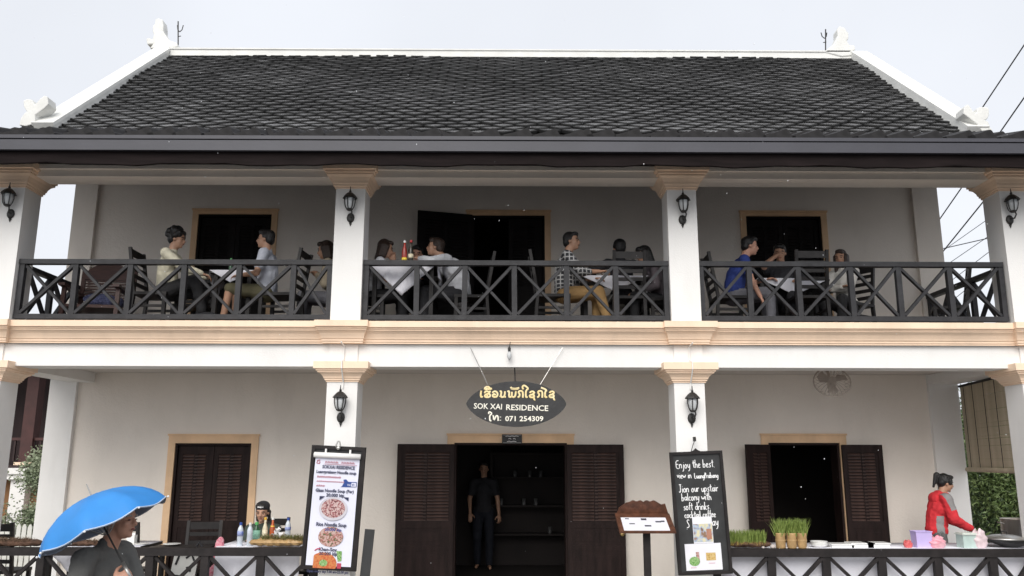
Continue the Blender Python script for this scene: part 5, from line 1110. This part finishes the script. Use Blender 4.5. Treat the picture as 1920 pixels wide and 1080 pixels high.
xc = nx(55, 780).x; m = MB(); m.box(xc-.13, xc+.13, NY, NY+.26, zf+.001, zr); cm = m.build('column', REDCOL, t); MB().box(xc-.2, xc+.2, NY-.04, NY+.34, zf+.0, zf+.06).build('column_base', PEACH, cm); MB().box(xc-.2, xc+.2, NY-.04, NY+.34, zr-.55, zr-.5).build('column_cap', REDCOL, cm)
xw = nx(30, 930).x; MB().box(xw-.15, xw+.18, NY, NY+.24, 0, zc_-.001).build('lower_column', WHITE, t)
zh = nx(50, 823).z; b0_ = MB().box(-.02, .02, -.02, .02, zf+.08, zh-.03).build('baluster', DARKHOUSE, t, (xa+.1, NY+.1, 0)); x = xa+.24
while x < xb: inst(b0_, (x, NY+.1, 0), t); x += .14
MB().box(xa, xb, NY+.06, NY+.14, zh-.03, zh+.03).build('hand_rail', REDCOL, t)
MB().box(xa-1, xb+1, NY-1.2, NY+2, zr, zr+.12).build('eave', DARKHOUSE, t)
def tree(name, label, base, h, cr, cz, n, mt, lsz, cat, trunk=.07, seed=1, grp=None, droop=0, clumps=26, lw=.3):
    rr = random.Random(seed); t = thing(name, label, cat, base, 0, grp); m = MB(); pts = [V((0, 0, 0))]
    for i in range(1, 6): pts.append(V((rr.uniform(-.06, .06)*i, rr.uniform(-.06, .06)*i, cz*1.1*i/5)))
    m.tube(pts, [trunk*(1-.14*i) for i in range(6)], 8)
    cs = []
    for i in range(clumps):
        a = rr.uniform(0, 6.28); z = rr.uniform(-.95, .98); rad = math.sqrt(1-z*z)*rr.uniform(.45, 1.0); c = V((rad*math.cos(a)*cr[0], rad*math.sin(a)*cr[1], cz+z*cr[2])); cs.append(c)
        if i % 2 == 0: k = rr.randint(2, 5); m.tube([pts[k], pts[k]*.5+c*.5+V((0, 0, .05)), c], [trunk*.35, trunk*.22, trunk*.08], 5)
    m.build('trunk', BARK, t)
    m = MB(); s_ = min(cr)*.55
    for i in range(n):
        c = rr.choice(cs); p = c + V((rr.gauss(0, s_*.55), rr.gauss(0, s_*.55), rr.gauss(0, s_*.42))); d = V((rr.gauss(0, 1), rr.gauss(0, 1), rr.gauss(-droop, .7))).normalized(); e = d.cross(V((rr.gauss(0, 1), rr.gauss(0, 1), rr.gauss(0, 1)))).normalized(); L_ = lsz*rr.uniform(.7, 1.5); w_ = L_*lw
        m.add([p, p+d*L_*.5+e*w_, p+d*L_, p+d*L_*.5-e*w_], [(0, 1, 2, 3)])
    m.build('crown', mt, t); return t
q = at(72, 945, 6.0); tree('shrub_tree', 'pale sage green shrub tree between the corner pilaster and the dark house', (q.x+.35, 6.0, .06), 2.0, (.60, .5, .82), 1.18, 34000, LEAFS, .05, 'tree', .05, 3, clumps=60)
q = at(-30, 950, 6.6); tree('shrub_tree', 'low sage shrub at the far left behind the picket fence', (q.x-.3, 6.6, .06), 1.2, (.7, .6, .45), .6, 12000, LEAFS, .05, 'tree', .05, 4)
for i, (px, Y, h_, lab) in enumerate(((1868, 9.0, 3.0, 'dark green tree beside the right porch corner below the bamboo blind'), (1960, 8.0, 3.2, 'lighter green tree at the far right edge'), (1835, 12.0, 3.4, 'deep green tree behind the right corner of the wall'))):
    q = at(px, 960, Y); tree('garden_tree', lab, (q.x, Y, .06), h_, (1.5, 1.2, 1.35), 1.75, 26000, LEAF if i != 1 else mat('light_leaf', (.09, .15, .04), .5, .4, 3, c2=(.17, .22, .08)), .085, 'tree', .10, 11+i, 'trees right of the guesthouse', .5, clumps=44, lw=.15)
# white picket fence on the left
PY = 5.0; zp = at(40, 982, PY).z; xs0 = at(-60, 1000, PY).x; t = thing('picket_fence', 'white picket fence with pointed tops behind the porch on the left', 'fence', (xs0, PY, .06))
pm = MB(); pm.prism([(-.036, 0), (.036, 0), (.036, zp-.06-.05), (.012, zp-.06), (-.012, zp-.06), (-.036, zp-.06-.05)], -.01, .01); first = None
for i in range(22):
    if first is None: first = pm.build('picket', PICK, t)
    else: inst(first, (i*.094, 0, random.uniform(-.015, .01)), t, (0, random.uniform(-.015, .015), 0))
for z in (.3, zp-.30): MB().box(-.05, 2.1, .012, .04, z, z+.06).build('rail', PICK, t)
# power lines on the right
def cable(a, b, r, lab, sag=.0):
    m = MB(); n = 14; m.tube([a*(1-i/n)+b*(i/n)-V((0, 0, sag*4*(i/n)*(1-i/n))) for i in range(n+1)], r, 5); o = m.build('power_line', CABLE, None); tag(o, lab, 'cable', 'power lines right of the guesthouse')
def through(p, q, Yn, Yf, ext=1.0):
    """a line in space seen through two picture points, nearer end at depth Yn"""
    return at(*p, Yn), at(*q, Yf)
CB = [((1990, -20), (1690, 430), 7.8, 16, .018, 'thick power line crossing the sky above the right roof finial'), ((1990, 83), (1700, 500), 7.8, 16, .018, 'thick power line dipping behind the right end of the eave'), ((1930, 271), (1700, 556), 8.5, 16, .018, 'thick power line beside the right upper column'),
      ((1960, 422), (1690, 484), 9, 15, .013, 'thin cable crossing the other lines nearly level'), ((1960, 335), (1740, 490), 9, 16, .009, 'thin cable above the right balcony corner, second from top'), ((1960, 335+35), (1700, 548), 9, 16, .009, 'thin cable ending behind the corner pilaster, middle of the bundle'), ((1960, 392), (1700, 590), 9, 16, .009, 'thin cable low behind the right balcony rail'), ((1960, 424), (1690, 640), 9, 16, .009, 'lowest thin cable behind the right balcony rail')]
for a, b, y0, y1, r, lb in CB: p, q = through(a, b, y0, y1); cable(p, q, r, lb, .0)
m = MB()
for i in range(260):
    y = random.uniform(-6.5, -.95); dd = D+y; p = V((random.uniform(-.75, .75)*dd, y, CZ+dd*random.uniform(-.12, .62))); r = random.uniform(.001, .0021); m.ball(p, (r, r, r*1.5), 5, 4)
m.build('raindrops', mat('rain_water', (.85, .87, .9), .1, .02), None, kind='stuff')  # opaque pale drops: brightness of the refracted sky put into their colour
finish_vox()
